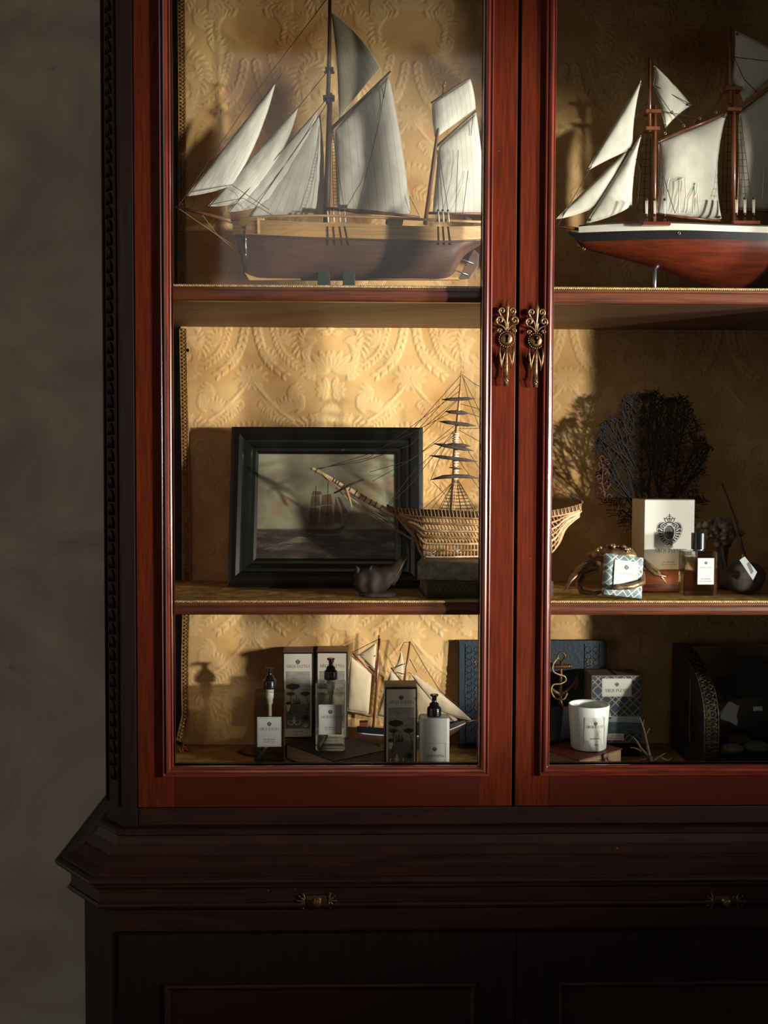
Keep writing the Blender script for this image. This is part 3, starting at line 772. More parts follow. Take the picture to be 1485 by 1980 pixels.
# cradles
for x in (627, 675):
    b = MB(); q = S.p(x, 538); zt = q.z
    b.prism([(q.x - .014, -.035, 0), (q.x - .012, -.035, zt + .004), (q.x - .004, -.035, zt + .010), (q.x + .004, -.035, zt + .010), (q.x + .012, -.035, zt + .004), (q.x + .014, -.035, 0)], (0, .012, 0))
    b.prism([(q.x - .014, .023, 0), (q.x - .012, .023, zt + .004), (q.x + .012, .023, zt + .004), (q.x + .014, .023, 0)], (0, .012, 0))
    b.box(q.x - .010, q.x + .010, -.03, .03, .0, zt - .001)
    b.build('cradle', 'dark_green_metal', ket, bev=.001)
# spars
S.spar('bowsprit', [(340, 400), (400, 415), (462, 431)], [.0026, .0036, .0052], 'spar_wood')
S.spar('main_mast', [(631, 434), (634, 330), (638, 180)], [.0072, .0066, .0052], 'dark_spar')
S.spar('main_topmast', [(634, 200, -.004), (637, 100, -.004), (638, -60, -.004)], [.0045, .0042, .003], 'dark_spar')
for (x, y, w_) in ((637, 136, 8), (636, 190, 11)):
    b = MB(); q = S.p(x, y); b.box(q.x - w_ * .0011, q.x + w_ * .0011, -.012, .012, q.z - .003, q.z + .003)
    for s in (-1, 1): b.ball((q.x + s * .009, -.01, q.z - .008), .0028, n=6, k=4)
    b.build('masthead_cap', 'rigging_dark', ket, bev=.0008)
S.spar('gaff', [(640, 250), (700, 193), (755, 138)], [.0036, .0034, .0022], 'dark_spar')
S.spar('boom', [(634, 403, -.006), (720, 410, -.006), (812, 420, -.006)], [.0034, .0038, .0024], 'spar_wood')
S.spar('mizzen_mast', [(822, 434), (840, 300), (856, 190), (860, 162)], [.0046, .0040, .0030, .0022], 'spar_wood')
S.spar('mizzen_gaff', [(842, 285), (884, 248), (920, 215)], [.0026, .0026, .002], 'dark_spar')
S.spar('mizzen_yard', [(833, 199, -.004), (872, 174, -.004), (911, 150, -.004)], [.0016, .002, .0014], 'dark_spar')
S.spar('mizzen_boom', [(828, 412), (936, 413)], .0028, 'spar_wood')
b = MB(); b.ball(S.p(858, 166), .0042, n=8, k=5); b.ball(S.p(860, 160), .003, n=8, k=5); b.build('mizzen_truck', 'spar_wood', ket)
# sails
S.sail('mainsail', [(648, 250), (751, 146), (793, 412), (652, 409)], 'sailcloth_ribbed', belly=.022, bow=(0, 4, 4, 0), nu=36, nv=30)
S.sail('gaff_topsail', [(641, 24), (642, 26), (735, 132), (655, 232)], 'sailcloth_sheer', belly=.010, bow=(0, 8, -3, -4))
S.sail('flying_jib', [(532, 163), (451, 357), (361, 379)], 'sailcloth_ribbed', belly=.010, bow=(0, 8, 3, 1), wr=.0022, ws=45)
S.sail('outer_jib', [(577, 207, .006), (476, 386, .006), (403, 398, .006)], 'sailcloth_ribbed', belly=.012, bow=(0, 14, 4, 1), wr=.0024, ws=45)
S.sail('inner_jib', [(616, 212, .012), (512, 393, .012), (441, 409, .012)], 'sailcloth_ribbed', belly=.012, bow=(0, 16, 4, 1), wr=.0024, ws=45)
S.sail('fore_staysail', [(619, 221, .016), (627, 414, .016), (480, 421, .016)], 'sailcloth_ribbed', belly=.016, bow=(0, 3, 3, 2), wr=.0018)
S.sail('mizzen_topsail', [(836, 200), (909, 153), (919, 210), (842, 266)], 'sailcloth_ribbed', belly=.008, bow=(0, 2, 0, 2))
S.sail('mizzen_sail', [(849, 283), (920, 218), (938, 411), (837, 410)], 'sailcloth_ribbed', belly=.014, bow=(0, 3, 3, 0), nu=28)
# rigging
S.lines('stays', [[(345, 398), (490, 185), (638, -10)], [(362, 378), (530, 163), (545, 142)], [(404, 400), (577, 207), (634, 137)], [(443, 409), (615, 212), (632, 190)], [(480, 421), (619, 221), (632, 200)]], .0008, 'rigging_dark')
S.lines('bobstays', [[(345, 403), (420, 455), (462, 490)], [(390, 414), (421, 455)], [(345, 403), (463, 483)]], .0006, 'rigging_tan')
S.lines('sheets', [[(449, 358, -.01), (520, 405, -.02)], [(366, 372, -.008), (449, 357, -.012)], [(404, 396, -.008), (470, 383, -.016), (530, 418, -.02)], [(748, 150, -.01), (730, 250, -.02), (690, 410, -.03)], [(748, 150, -.01), (742, 190, -.01)],
                   [(792, 380, -.012), (810, 416, -.008)], [(642, 250, -.02), (665, 400, -.05)], [(915, 218, -.01), (911, 262, -.012)], [(886, 290, -.02), (880, 430, -.03)], [(905, 330, -.02), (893, 430, -.03)]], .0006, 'rigging_dark')
ladder(S, 'main_shrouds', [(641, 240, -.016), (645, 405, -.055)], [(644, 240, -.016), (657, 405, -.055)], 26)
S.lines('mizzen_shrouds', [[(845, 290, -.012), (848, 405, -.05)], [(846, 290, -.012), (857, 405, -.05)], [(848, 290, -.012), (866, 405, -.05)]], .0006, 'rigging_dark')
for nm, xs in (('main', (634, 645, 657, 667)), ('mizzen', (848, 857, 867))):
    b = MB()
    for x in xs:
        b.tube(S.pts([(x - 1, 408, -.056), (x, 420, -.058), (x + 1, 430, -.060)]), [.0016, .0022, .0016], n=6)
    b.build('deadeye_lanyards', 'lanyard_white', ket)['kind'] = 'stuff'
    b = MB()
    for i, x in enumerate(xs):
        b.tube(S.pts([(x, 438, -kb(x) - .003), (x + 1 + i * 2, 472, -kb(x) - .0015)]), .001, n=5); b.ball(S.p(x + 1 + i * 2, 472, -kb(x) - .0015), .0018, n=6, k=4)
        b.ball(S.p(x - 1, 407, -.056), (.0026, .0026, .0026), n=8, k=5)
    b.build('chainplates', 'rigging_dark', ket)['kind'] = 'stuff'
b = MB(); b.tube(S.pts([(632, 403, -.052), (671, 404, -.056)]), .0014, n=5); b.box(*(lambda q: (q.x - .012, q.x + .008, q.y - .006, q.y + .006, q.z - .005, q.z + .004))(S.p(664, 401, -.05))); b.build('pin_rail', 'dark_spar', ket)

# ------------------------------------------------------------------ red-hulled schooner
CY = 0.17
c0 = at(1370, 500, CY)
scn = thing('model_ship', 'model schooner with varnished red hull, black band, white bulwark and plain canvas sails', 'model ship', (c0.x, CY, SH1 + .002))
S = Ship(scn, CY)
XB, XS = 1100, 1640
def sb(x): 
    u = (x - XB) / (XS - XB); return .066 * max(.0, math.sin(min(1, max(0.0, u / .55)) * PI / 2)) ** .85 * (1 - .35 * max(0, (u - .6) / .4) ** 2) + .0008
wtop = [(1119, 438), (1140, 436), (1232, 431), (1320, 432), (1420, 436), (1520, 438), (1600, 436), (1640, 432)]
wbot = [(1117, 450), (1140, 449), (1232, 446), (1320, 445), (1420, 448), (1520, 451), (1600, 450), (1640, 446)]
ktop = [(1100, 447), (1117, 450), (1140, 449), (1232, 446), (1320, 445), (1420, 448), (1520, 451), (1600, 450), (1640, 446)]
kbot = [(1100, 453), (1123, 467), (1140, 467), (1232, 464), (1320, 462), (1420, 464), (1520, 466), (1600, 464), (1640, 458)]
rbot = [(1112, 464), (1129, 480), (1180, 495), (1260, 517), (1346, 545), (1400, 556), (1470, 560), (1540, 558), (1600, 520), (1640, 462)]
S.hull('bulwark', wtop, wbot, lambda x, v: sb(x) * .98, 'cream_paint', n=50, k=2)
S.hull('topside_band', ktop, kbot, lambda x, v: sb(x) * (1 - .02 * v), 'black_paint', n=60, k=3)
S.hull('hull', kbot, rbot, lambda x, v: sb(x) * .98 * max(.02, 1 - v ** 1.5) ** .75, 'red_hull', n=60, k=16, u0=1112)
b = MB(); w1 = [S.p(x, sinterp(x, wtop) + 6, -sb(x) * .96) for x in range(1120, 1641, 20)]; w2 = [S.p(x, sinterp(x, wtop) + 6, sb(x) * .96) for x in range(1120, 1641, 20)]
b.add(w1 + w2, [(i, i + 1, len(w1) + i + 1, len(w1) + i) for i in range(len(w1) - 1)]); b.build('deck', 'spar_wood', scn)
for sg in (-1, 1): MB().tube([S.p(x, sinterp(x, wtop) - 1, sg * sb(x)) for x in range(1120, 1641, 20)], .0016, n=5).build('cap_rail', 'dark_spar', scn)
b = MB(); q = S.p(1266, 517); b.tube([(q.x, 0, 0), (q.x, 0, q.z - .001)], .0042, n=12); b.ball((q.x, 0, q.z - .001), .0044, n=12, k=6); b.build('stand_rod', 'steel', scn); b = MB()
q2 = S.p(1560, 556); b.tube([(q2.x, 0, 0), (q2.x, 0, q2.z + .002)], .0042, n=12); b.build('stand_rod', 'steel', scn)
b = MB(); b.box(S.p(1250, 500).x, S.p(1580, 500).x, -.03, .03, -.0005, .006); b.build('stand_base', 'dark_spar', scn, bev=.001)
S.spar('bowsprit', [(1078, 438), (1110, 442), (1160, 447)], [.0026, .0036, .004], 'varnished_spar')
S.spar('fore_mast', [(1264, 436), (1265, 330), (1266, 205)], [.0052, .005, .0042], 'varnished_spar')
S.spar('fore_topmast', [(1256, 255, -.003), (1256, 112, -.003)], [.0034, .003], 'varnished_spar')
S.spar('main_mast', [(1418, 436), (1418, 300), (1418, 165)], [.0056, .0054, .0046], 'varnished_spar')
S.spar('main_topmast', [(1412, 200, -.003), (1412, 50, -.003)], [.0036, .003], 'varnished_spar')
for x0, x1, y in ((1246, 1276, 218), (1246, 1273, 251), (1400, 1432, 174), (1402, 1430, 214)):
    b = MB(); p, q = S.p(x0, y), S.p(x1, y); b.box(p.x, q.x, -.013, .013, p.z - .0035, p.z + .0035); b.build('crosstree', 'varnished_spar', scn, bev=.0008)
S.spar('fore_gaff', [(1272, 271), (1340, 245), (1405, 219)], [.0034, .0034, .0026], 'varnished_spar')
S.spar('main_gaff', [(1428, 216), (1500, 160), (1570, 112)], [.0036, .0036, .0026], 'varnished_spar')
S.spar('fore_boom', [(1268, 414, -.004), (1330, 421, -.004), (1392, 427, -.004)], [.003, .003, .0022], 'varnished_spar')
S.spar('main_boom', [(1424, 405, -.004), (1620, 412, -.004)], [.0034, .0026], 'varnished_spar')
S.sail('outer_jib', [(1239, 156), (1222, 288), (1135, 330)], 'sailcloth_plain', belly=.010, bow=(0, -4, -2, 1), nu=16)
S.sail('inner_jib', [(1216, 288, .004), (1160, 396, .004), (1075, 424, .004)], 'sailcloth_plain', belly=.010, bow=(0, 2, 3, 1), nu=16)
S.sail('staysail', [(1239, 262, -.003), (1221, 398, -.003), (1134, 431, -.003)], 'sailcloth_plain', belly=.012, bow=(0, -4, 4, 1), nu=16)
S.sail('fore_topsail', [(1264, 126), (1336, 203), (1286, 247), (1263, 163)], 'sailcloth_plain', belly=.008, bow=(2, -3, -2, -3), nu=14, nv=14)
S.sail('foresail', [(1274, 274), (1404, 221), (1394, 423), (1270, 413)], 'sailcloth_plain', belly=.020, bow=(0, -12, 4, -2), wr=.003, ws=18)
S.sail('main_topsail', [(1422, 60), (1540, 122), (1437, 197), (1417, 152)], 'sailcloth_plain', belly=.008, bow=(2, -2, -3, -2), nu=14, nv=14)
S.sail('mainsail', [(1430, 221), (1568, 118), (1606, 405), (1426, 404)], 'sailcloth_plain', belly=.020, bow=(0, -8, 6, 0), wr=.0025, ws=18)
ladder(S, 'shrouds', [(1243, 258, .02), (1232, 412, .055)], [(1258, 258, .02), (1257, 412, .055)], 11, mid=1)
ladder(S, 'shrouds', [(1271, 268, -.02), (1274, 378, -.056)], [(1277, 268, -.02), (1284, 378, -.056)], 8)
ladder(S, 'shrouds', [(1402, 220, .02), (1395, 412, .055)], [(1416, 220, .02), (1414, 412, .055)], 12, mid=1)
ladder(S, 'shrouds', [(1426, 224, -.02), (1431, 380, -.056)], [(1432, 224, -.02), (1452, 380, -.056)], 12, mid=1)
S.lines('stays', [[(1078, 437), (1239, 153), (1255, 120)], [(1078, 437), (1140, 327), (1252, 200)], [(1134, 434), (1239, 260)], [(1262, 163, -.006), (1334, 201, -.008), (1385, 217, -.006)], [(1263, 166, -.01), (1298, 218, -.01), (1322, 240, -.008)],
                  [(1262, 212, -.008), (1298, 218, -.01), (1352, 228, -.008)], [(1264, 120), (1336, 203)], [(1262, 165), (1290, 245), (1286, 258)],
                  [(1419, 110, -.008), (1500, 120, -.008)], [(1420, 112, -.008), (1438, 152, -.01), (1462, 177, -.008)], [(1417, 168), (1438, 152), (1500, 150)],
                  [(1270, 300, -.03), (1305, 412, -.05)], [(1222, 288, -.006), (1238, 330, -.01), (1232, 400, -.03)], [(1221, 398, -.006), (1248, 430, -.03)], [(1200, 408, 0), (1242, 428, -.02)]], .0007, 'rigging_dark')
S.lines('reef_points', [[(1294, 343, -.024), (1291, 355, -.026), (1290, 412, -.02)], [(1325, 342, -.024), (1314, 350, -.026), (1312, 412, -.022)], [(1325, 343, -.025), (1326, 380, -.025), (1323, 411, -.02)], [(1349, 353, -.022), (1347, 372, -.025), (1341, 384, -.024), (1340, 411, -.02)], [(1348, 354, -.023), (1351, 411, -.018)], [(1478, 320, -.02), (1474, 386, -.02)]], .0011, 'lanyard_white')
b = MB()
for x, y in ((1322, 243), (1353, 229), (1384, 217), (1286, 258), (1462, 177), (1129, 481), (1119, 473), (1313, 451)):
    q = S.p(x, y, -.006 if y < 300 else (-.002 if x < 1200 else -sb(x))); b.tube([q + Vector((.0026 * math.cos(a * PI / 4), 0, .0026 * math.sin(a * PI / 4))) for a in range(8)], .0008, n=5, closed=True)
b.build('ring_bolts', 'bronze_fitting', scn)['kind'] = 'stuff'
for xs in ((1250, 1266, 1285), (1424, 1440, 1457)):
    b = MB(); z0 = 388 if xs[0] < 1300 else 386
    for x in xs:
        for dx in (-1.6, 1.6): b.tube(S.pts([(x + dx, z0, -.058), (x + dx * .8, z0 + 26, -.060)]), .0013, n=5)
    b.build('deadeye_lanyards', 'lanyard_white', scn)['kind'] = 'stuff'
    b = MB()
    for x in xs:
        b.ball(S.p(x, z0 - 2, -.058), .003, n=8, k=5); b.ball(S.p(x, z0 + 28, -.060), .003, n=8, k=5); q = S.p(x, z0 + 38, -.062)
        b.tube([q + Vector((.0022 * math.cos(a * PI / 4), 0, .003 * math.sin(a * PI / 4))) for a in range(8)], .0007, n=4, closed=True)
    b.build('deadeyes', 'rigging_dark', scn)['kind'] = 'stuff'
    b = MB(); p, q = S.p(xs[0] - 9, z0 + 42, -.060), S.p(xs[-1] + 10, z0 + 49, -.060); b.box(p.x, q.x, -.069, -.056, q.z, p.z); b.build('channel', 'red_hull', scn, bev=.001)
b = MB()
for x, y in ((1238, 163), (1220, 289), (1238, 266), (1139, 327), (1219, 398), (1141, 425), (1266, 133), (1332, 202), (1286, 243), (1299, 217), (1401, 225), (1391, 420), (1276, 277), (1425, 66)):
    q = S.p(x, y, -.004); b.lathe([(.0011, 0), (.0030, 0), (.0030, .0012), (.0011, .0012)], c=q, n=8, M=Matrix.Rotation(PI / 2, 3, 'X'))
b.build('eyelets', 'dark_spar', scn)['kind'] = 'stuff'
S.lines('bow_line', [[(1130, 437, -.012), (1180, 441, -.03), (1196, 441, -.035)]], .0007, 'rigging_dark')
# ------------------------------------------------------------------ flat print: lettering, crest, pictures
mat('ink', lin(30, 28, 30), rough=0.7)
mat('ink_soft', lin(92, 84, 76), rough=0.7)
mat('paper_white', lin(196, 195, 186), rough=0.75, col2=lin(188, 186, 176), scale=30)
mat('print_grey', lin(150, 146, 134), rough=0.7, col2=lin(120, 117, 108), scale=70)
mat('print_line', lin(120, 110, 96), rough=0.7)

def ribbon(pts, wd):
    """quads of a 2-D stroke of varying width"""
    P = [Vector((p[0], p[1])) for p in pts]; n = len(P)
    ws = list(wd) if hasattr(wd, '__len__') else [wd] * n
    L, R = [], []
    for i in range(n):
        t = P[min(i + 1, n - 1)] - P[max(i - 1, 0)]
        t = t.normalized() if t.length > 1e-9 else Vector((1, 0)); q = Vector((-t.y, t.x)) * ws[i] / 2
        L.append(P[i] + q); R.append(P[i] - q)
    return [[L[i], L[i + 1], R[i + 1], R[i]] for i in range(n - 1)]
def arc(cx, cy, rx, ry, a0, a1, n=14): return [(cx + rx * math.cos(D_(a0 + (a1 - a0) * i / n)), cy + ry * math.sin(D_(a0 + (a1 - a0) * i / n))) for i in range(n + 1)]
def rc(x0, y0, x1, y1): return [[(x0, y0), (x1, y0), (x1, y1), (x0, y1)]]
def fan(pts): 
    c = Vector((sum(p[0] for p in pts) / len(pts), sum(p[1] for p in pts) / len(pts)))
    return [[c, pts[i], pts[(i + 1) % len(pts)]] for i in range(len(pts))]
def blob(cx, cy, rx, ry, n=20, wob=.15, seed=0, k=5):
    return fan([(cx + rx * (1 + wob * math.sin(k * a + seed) * .7 + wob * .5 * math.sin((2 * k + 1) * a + seed * 2)) * math.cos(a), cy + ry * (1 + wob * math.sin(k * a + seed) * .7 + wob * .5 * math.sin((2 * k + 1) * a + seed * 2)) * math.sin(a)) for a in [2 * PI * i / n for i in range(n)]])
def bz2(pts, n=8): return [(q.x, q.y) for q in bez([(a, b, 0) for a, b in pts], n)]
TK, TN, SR = .135, .035, .03                             # thick, thin, serif
def serif(x, y, w_=.24): return rc(x - w_ / 2, y - (SR if y > .5 else 0), x + w_ / 2, y + (0 if y > .5 else SR))
GLY = {
 'A': (.80, [[(.06, 0), (.10, 0), (.415, 1.0), (.375, 1.0)], [(.36, 1.02), (.43, 1.02), (.745, 0), (.60, 0)]] + rc(.18, .30, .60, .335) + serif(.08, 0, .2) + serif(.675, 0, .24)),
 'R': (.78, rc(.10, 0, .10 + TK, 1) + serif(.16, 0) + serif(.15, 1, .2) + ribbon([(.2, .983)] + arc(.36, .745, .19, .238, 90, -90) + [(.2, .508)], [TN] * 4 + [.08, .12, .13, TK, TK, TK, .13, .12, .08] + [TN] * 4) + [[(.34, .51), (.48, .51), (.76, 0), (.60, 0)]] + serif(.70, 0, .16)),
 'Q': (.90, ribbon(arc(.45, .5, .36, .49, 90, 450, 32), [TN + (TK - TN) * abs(math.cos(2 * PI * i / 32 + PI / 2)) ** 1.3 for i in range(33)]) + ribbon(bz2([(.40, .02), (.52, -.10), (.72, -.20), (.95, -.22), (1.12, -.12)], 5), [.03] + [.06] * 10 + [.05] * 6 + [.03] * 4)),
 'U': (.84, ribbon([(.17, 1), (.17, .3)] + arc(.43, .27, .26, .26, 180, 360, 14) + [(.69, .3), (.69, 1)], [TK] * 4 + [.11, .09, .07, .05] + [TN] * 11) + serif(.17, 1) + serif(.69, 1, .2)),
 'I': (.36, rc(.11, 0, .11 + TK, 1) + serif(.178, 0) + serif(.178, 1)),
 'N': (.88, rc(.13, 0, .13 + TN, 1) + rc(.70, 0, .70 + TN, 1) + [[(.08, 1), (.22, 1), (.74, 0), (.66, 0)]] + serif(.147, 0, .2) + serif(.717, 1, .2) + serif(.08, 1, .12)),
 'E': (.70, rc(.10, 0, .10 + TK, 1) + rc(.06, 0, .60, TN) + rc(.06, 1 - TN, .58, 1) + rc(.2, .49, .46, .49 + TN) + rc(.57, 0, .60, .24) + rc(.55, .78, .58, 1) + rc(.44, .42, .465, .60)),
 'S': (.62, ribbon(bz2([(.50, .80), (.44, .95), (.30, .985), (.14, .90), (.12, .74), (.24, .60), (.40, .48), (.52, .33), (.48, .12), (.30, .015), (.16, .06), (.09, .20)], 4), [.03] * 6 + [.05] * 4 + [.08, .10, .12, .13, .14, .15, .15, .15, .15, .15, .15, .15, .14, .13, .12, .10, .08, .07] + [.05] * 5 + [.035] * 12) + rc(.485, .74, .51, .95) + rc(.08, .05, .105, .26)),
}
def word(txt='ARQUINESIA', space=.06):
    out, x = [], 0
    for ch in txt:
        w_, qs = GLYS[ch]; out += [[(p[0] + x, p[1]) for p in q] for q in qs]; x += w_ + space
    x -= space
    return [[((p[0] - x / 2), p[1]) for p in q] for q in out], x
GLYS = GLY
WORD, WORDW = word()
def text_polys(txt):
    cu = bpy.data.curves.new('t', 'FONT'); cu.body = txt; cu.size = 1; cu.align_x = 'CENTER'; cu.resolution_u = 2
    o = bpy.data.objects.new('t', cu); COL.objects.link(o)
    dg = bpy.context.evaluated_depsgraph_get(); me = bpy.data.meshes.new_from_object(o.evaluated_get(dg))
    polys = [[(me.vertices[i].co.x, me.vertices[i].co.y) for i in p.vertices] for p in me.polygons]
    bpy.data.objects.remove(o); bpy.data.curves.remove(cu); bpy.data.meshes.remove(me)
    return polys
TXT = {t: text_polys(t) for t in ('Sea Breeze', 'Liquid Soap', 'Shower Gel', 'Eau de Parfum', 'Scented Candle')}
def heart(s=1.0): return [(x * s, y * s) for x, y in [(0, .40), (.10, .45), (.24, .56), (.40, .60), (.58, .55), (.70, .40), (.74, .20), (.70, -.02), (.60, -.24), (.44, -.46), (.26, -.62), (.10, -.70), (0, -.64)]]
def crest_big():
    """crowned heart-shaped cartouche, half a unit high each way; returns layers of (material slot, polygons)"""
    h = heart(); full = h + [(-x, y) for x, y in h[-2:0:-1]]
    dark = fan(bz2(full + full[:1], 5)[:-1]); lite = []
    for s in (-1, 1):
        f = lambda P: [(s * x, y) for x, y in P]
        lite += ribbon(f([(.36 + .19 * (1 - i / 26) * math.cos(D_(200 - i * 24)), .34 + .19 * (1 - i / 26) * math.sin(D_(200 - i * 24))) for i in range(25)]), .035)
        lite += ribbon(f([(.16 + .13 * (1 - i / 22) * math.cos(D_(160 + i * 24)), -.52 + .13 * (1 - i / 22) * math.sin(D_(160 + i * 24))) for i in range(20)]), .03)
        lite += ribbon(f(bz2([(.10, .40), (.20, .54), (.40, .575), (.58, .50), (.68, .36), (.69, .15), (.62, -.1), (.50, -.32), (.34, -.50), (.24, -.56)], 5)), .028)
        for (a, b, c) in (((.40, .10), (.58, .22), (.70, .14)), ((.38, -.02), (.56, .02), (.69, -.02)), ((.36, -.13), (.52, -.14), (.62, -.17)), ((.33, -.24), (.46, -.29), (.55, -.30)), ((.28, -.34), (.38, -.42), (.44, -.44))):
            lite += ribbon(f(bz2([a, b, c], 5)), [.06] * 3 + [.045] * 3 + [.03] * 5)
    lite += ribbon(arc(0, 0, .315, .42, 0, 360, 40), .045)
    inner = fan(arc(.0, 0, .25, .35, 0, 354, 36)); ship = []
    ship += ribbon([(-.22, -.05), (-.1, -.09), (.10, -.08)], [.03, .05, .03]) + fan([(-.14, -.04), (-.13, .2), (-.02, .0)]) + fan([(-.02, -.05), (-.05, .26), (.12, -.04)]) + ribbon([(-.18, -.2), (0, -.22), (.18, -.18)], [.02, .06, .02]) + ribbon([(-.1, -.28), (.1, -.29)], .03)
    shade = ribbon(arc(.0, 0, .235, .335, -70, 70, 20), [.01 + .09 * math.sin(PI * i / 20) for i in range(21)])
    crown = ribbon(arc(0, .40, .28, .16, 25, 155, 14), .05)
    for s in (-1, 1): crown += ribbon(bz2([(s * .15, .55), (s * .27, .68), (s * .22, .78), (s * .12, .74), (s * .07, .57)], 5), .03) + ribbon(bz2([(s * .06, .56), (s * .10, .72), (s * .04, .80), (0, .74)], 5), .03) + blob(s * .17, .83, .032, .032, 10, 0) + blob(s * .30, .79, .034, .034, 10, 0)
    crown += rc(-.015, .56, .015, 1.0) + rc(-.09, .89, .09, .92) + blob(0, 1.01, .03, .03, 8, 0) + blob(-.1, .905, .022, .022, 8, 0) + blob(.1, .905, .022, .022, 8, 0)
    return [(1, dark), (0, lite), (2, inner), (1, ship), (1, shade), (1, crown)]
def crest_small():
    h = heart(); full = h + [(-x, y) for x, y in h[-2:0:-1]]
    return [(1, fan(bz2(full + full[:1], 3)[:-1])), (0, ribbon(arc(0, 0, .34, .42, 0, 360, 24), .06) + [q for s in (-1, 1) for q in ribbon([(s * .36 + .10 * math.cos(D_(a)), .32 + .10 * math.sin(D_(a))) for a in range(0, 300, 40)], .05)]),
            (2, fan(arc(0, 0, .26, .34, 0, 350, 24))), (1, ribbon([(-.15, -.08), (.12, -.08)], .07) + fan([(-.1, -.02), (-.04, .22), (.1, -.02)])),
            (1, ribbon(arc(0, .42, .26, .14, 25, 155, 8), .07) + [q for s in (-1, 1) for q in blob(s * .26, .76, .06, .06, 8, 0)] + rc(-.03, .5, .03, 1.0) + rc(-.12, .84, .12, .9) + fan([(-.22, .56), (-.24, .72), (-.1, .64), (0, .80), (.1, .64), (.24, .72), (.22, .56)]))]
CREST_B, CREST_S = crest_big(), crest_small()

class Print:
    """2-D print laid on a surface: mp(x, y, lift) gives the 3-D point"""
    def __init__(s, mp): s.mp, s.m, s.z = mp, MB(), 0
    def put(s, polys, mi, x=0, y=0, k=1.0, lift=1):
        for q in polys:
            if len(q) < 3: continue
            pts = [s.mp(p[0] * k + x, p[1] * k + y, lift) for p in q]
            a = sum((q[i][0] * q[(i + 1) % len(q)][1] - q[(i + 1) % len(q)][0] * q[i][1]) for i in range(len(q)))
            s.m.add(pts if a > 0 else pts[::-1], [tuple(range(len(pts)))], mi)
    def crest(s, layers, x, y, k):
        for i, (mi, qs) in enumerate(layers): s.put(qs, mi, x, y, k, 1 + i)
    def word(s, x, y, w_, mi=1): s.put(WORD, mi, x, y, w_ / WORDW, 1)
    def text(s, t, x, y, h, mi=1): s.put(TXT[t], mi, x, y, h, 1)
    def border(s, x0, x1, y0, y1, t, mi=3):
        s.put(rc(x0, y0, x1, y0 + t) + rc(x0, y1 - t, x1, y1) + rc(x0, y0, x0 + t, y1) + rc(x1 - t, y0, x1, y1), mi)
    def build(s, name, parent, mats=('paper_white', 'ink', 'print_grey', 'print_line')): return s.m.build(name, list(mats), parent)
def flat_mp(cx, y, cz, step=.00012): return lambda a, b, l: (cx + a, y - step * l, cz + b)

# ------------------------------------------------------------------ framed painting
mat('ebonised', lin(17, 17, 17), rough=0.3, col2=lin(11, 11, 12), scale=20, coat=0.08, spec=.35, speck=lin(120, 100, 74), speck_t=0.74, speck_s=60)
mat('paint_ship', lin(104, 80, 56), rough=0.5, col2=lin(78, 58, 40), scale=60)
mat('paint_dark', lin(44, 36, 30), rough=0.5)
mat('paint_foam', lin(118, 108, 90), rough=0.5, col2=lin(80, 72, 60), scale=90)
PX0, PX1, PY0, PY1 = 449, 817, 828, 1138
pb = at(633, 1137, .285)
lean = math.radians(12.5)
pic = thing('framed_painting', 'dark oil painting of a ship at sea in a broad black frame', 'painting', (pb.x - .004, .274, SH2 + .004), (-lean, 0, math.radians(-1.2)))
fw, fh = .434, .363
ow, oh = .308, .237                                     # sight size
m = MB()
prof = [(0, .006), (0, -.002), (.006, -.005), (.012, -.005), (.016, -.011), (.024, -.013), (.030, -.013), (.034, -.019), (.042, -.023), (.052, -.022), (.057, -.020), (.058, -.006), (.062, -.004), (.063, .018), (0, .018)]
z0 = (fh - oh) / 2
frame_sweep(m, -ow / 2 - .0, ow / 2 + .0, z0, z0 + oh, prof)
m.build('frame', 'ebonised', pic)
m = MB(); m.prism([(-.03, .016, .05), (.03, .016, .05), (.02, .020, .26), (-.02, .020, .26)], (0, .003, 0)); m.build('back_strut', 'ebonised', pic)
def canvas_mat():
    m = mat('old_oil_painting', lin(84, 84, 68), rough=0.42, bump=0.2, bscale=120)
    nt = m.node_tree; N, K = nt.nodes, nt.links; p = N['Principled BSDF']; tc = N['Texture Coordinate']
    def nz(scale, st, det=6):
        mp = N.new('ShaderNodeMapping'); mp.inputs['Scale'].default_value = st; K.new(tc.outputs['Object'], mp.inputs[0])
        n = N.new('ShaderNodeTexNoise'); n.inputs['Scale'].default_value = scale; n.inputs['Detail'].default_value = det; K.new(mp.outputs[0], n.inputs['Vector']); return n
    def ramp(src, stops):
        r = N.new('ShaderNodeValToRGB'); e = r.color_ramp.elements
        e[0].position, e[0].color = stops[0]; e[1].position, e[1].color = stops[-1]
        for po, c in stops[1:-1]:
            q = e.new(po); q.color = c
        K.new(src, r.inputs['Fac']); return r
    sky = ramp(nz(7, (1, 1, 1.6)).outputs['Fac'], [(.30, lin(80, 72, 58)), (.45, lin(116, 107, 86)), (.55, lin(134, 132, 106)), (.63, lin(142, 120, 90)), (.74, lin(94, 85, 68))])
    sea = ramp(nz(16, (1, 1, 4.5)).outputs['Fac'], [(.35, lin(40, 34, 29)), (.52, lin(60, 52, 43)), (.62, lin(96, 84, 68)), (.72, lin(52, 45, 38))])
    sx = N.new('ShaderNodeSeparateXYZ'); K.new(tc.outputs['Object'], sx.inputs[0])
    gt = N.new('ShaderNodeMapRange'); gt.inputs[1].default_value = z0 + .064; gt.inputs[2].default_value = z0 + .069; K.new(sx.outputs['Z'], gt.inputs[0])
    mx = N.new('ShaderNodeMix'); mx.data_type = 'RGBA'; K.new(gt.outputs[0], mx.inputs['Factor']); K.new(sea.outputs[0], mx.inputs['A']); K.new(sky.outputs[0], mx.inputs['B'])
    K.new(mx.outputs['Result'], p.inputs['Base Color'])
canvas_mat()
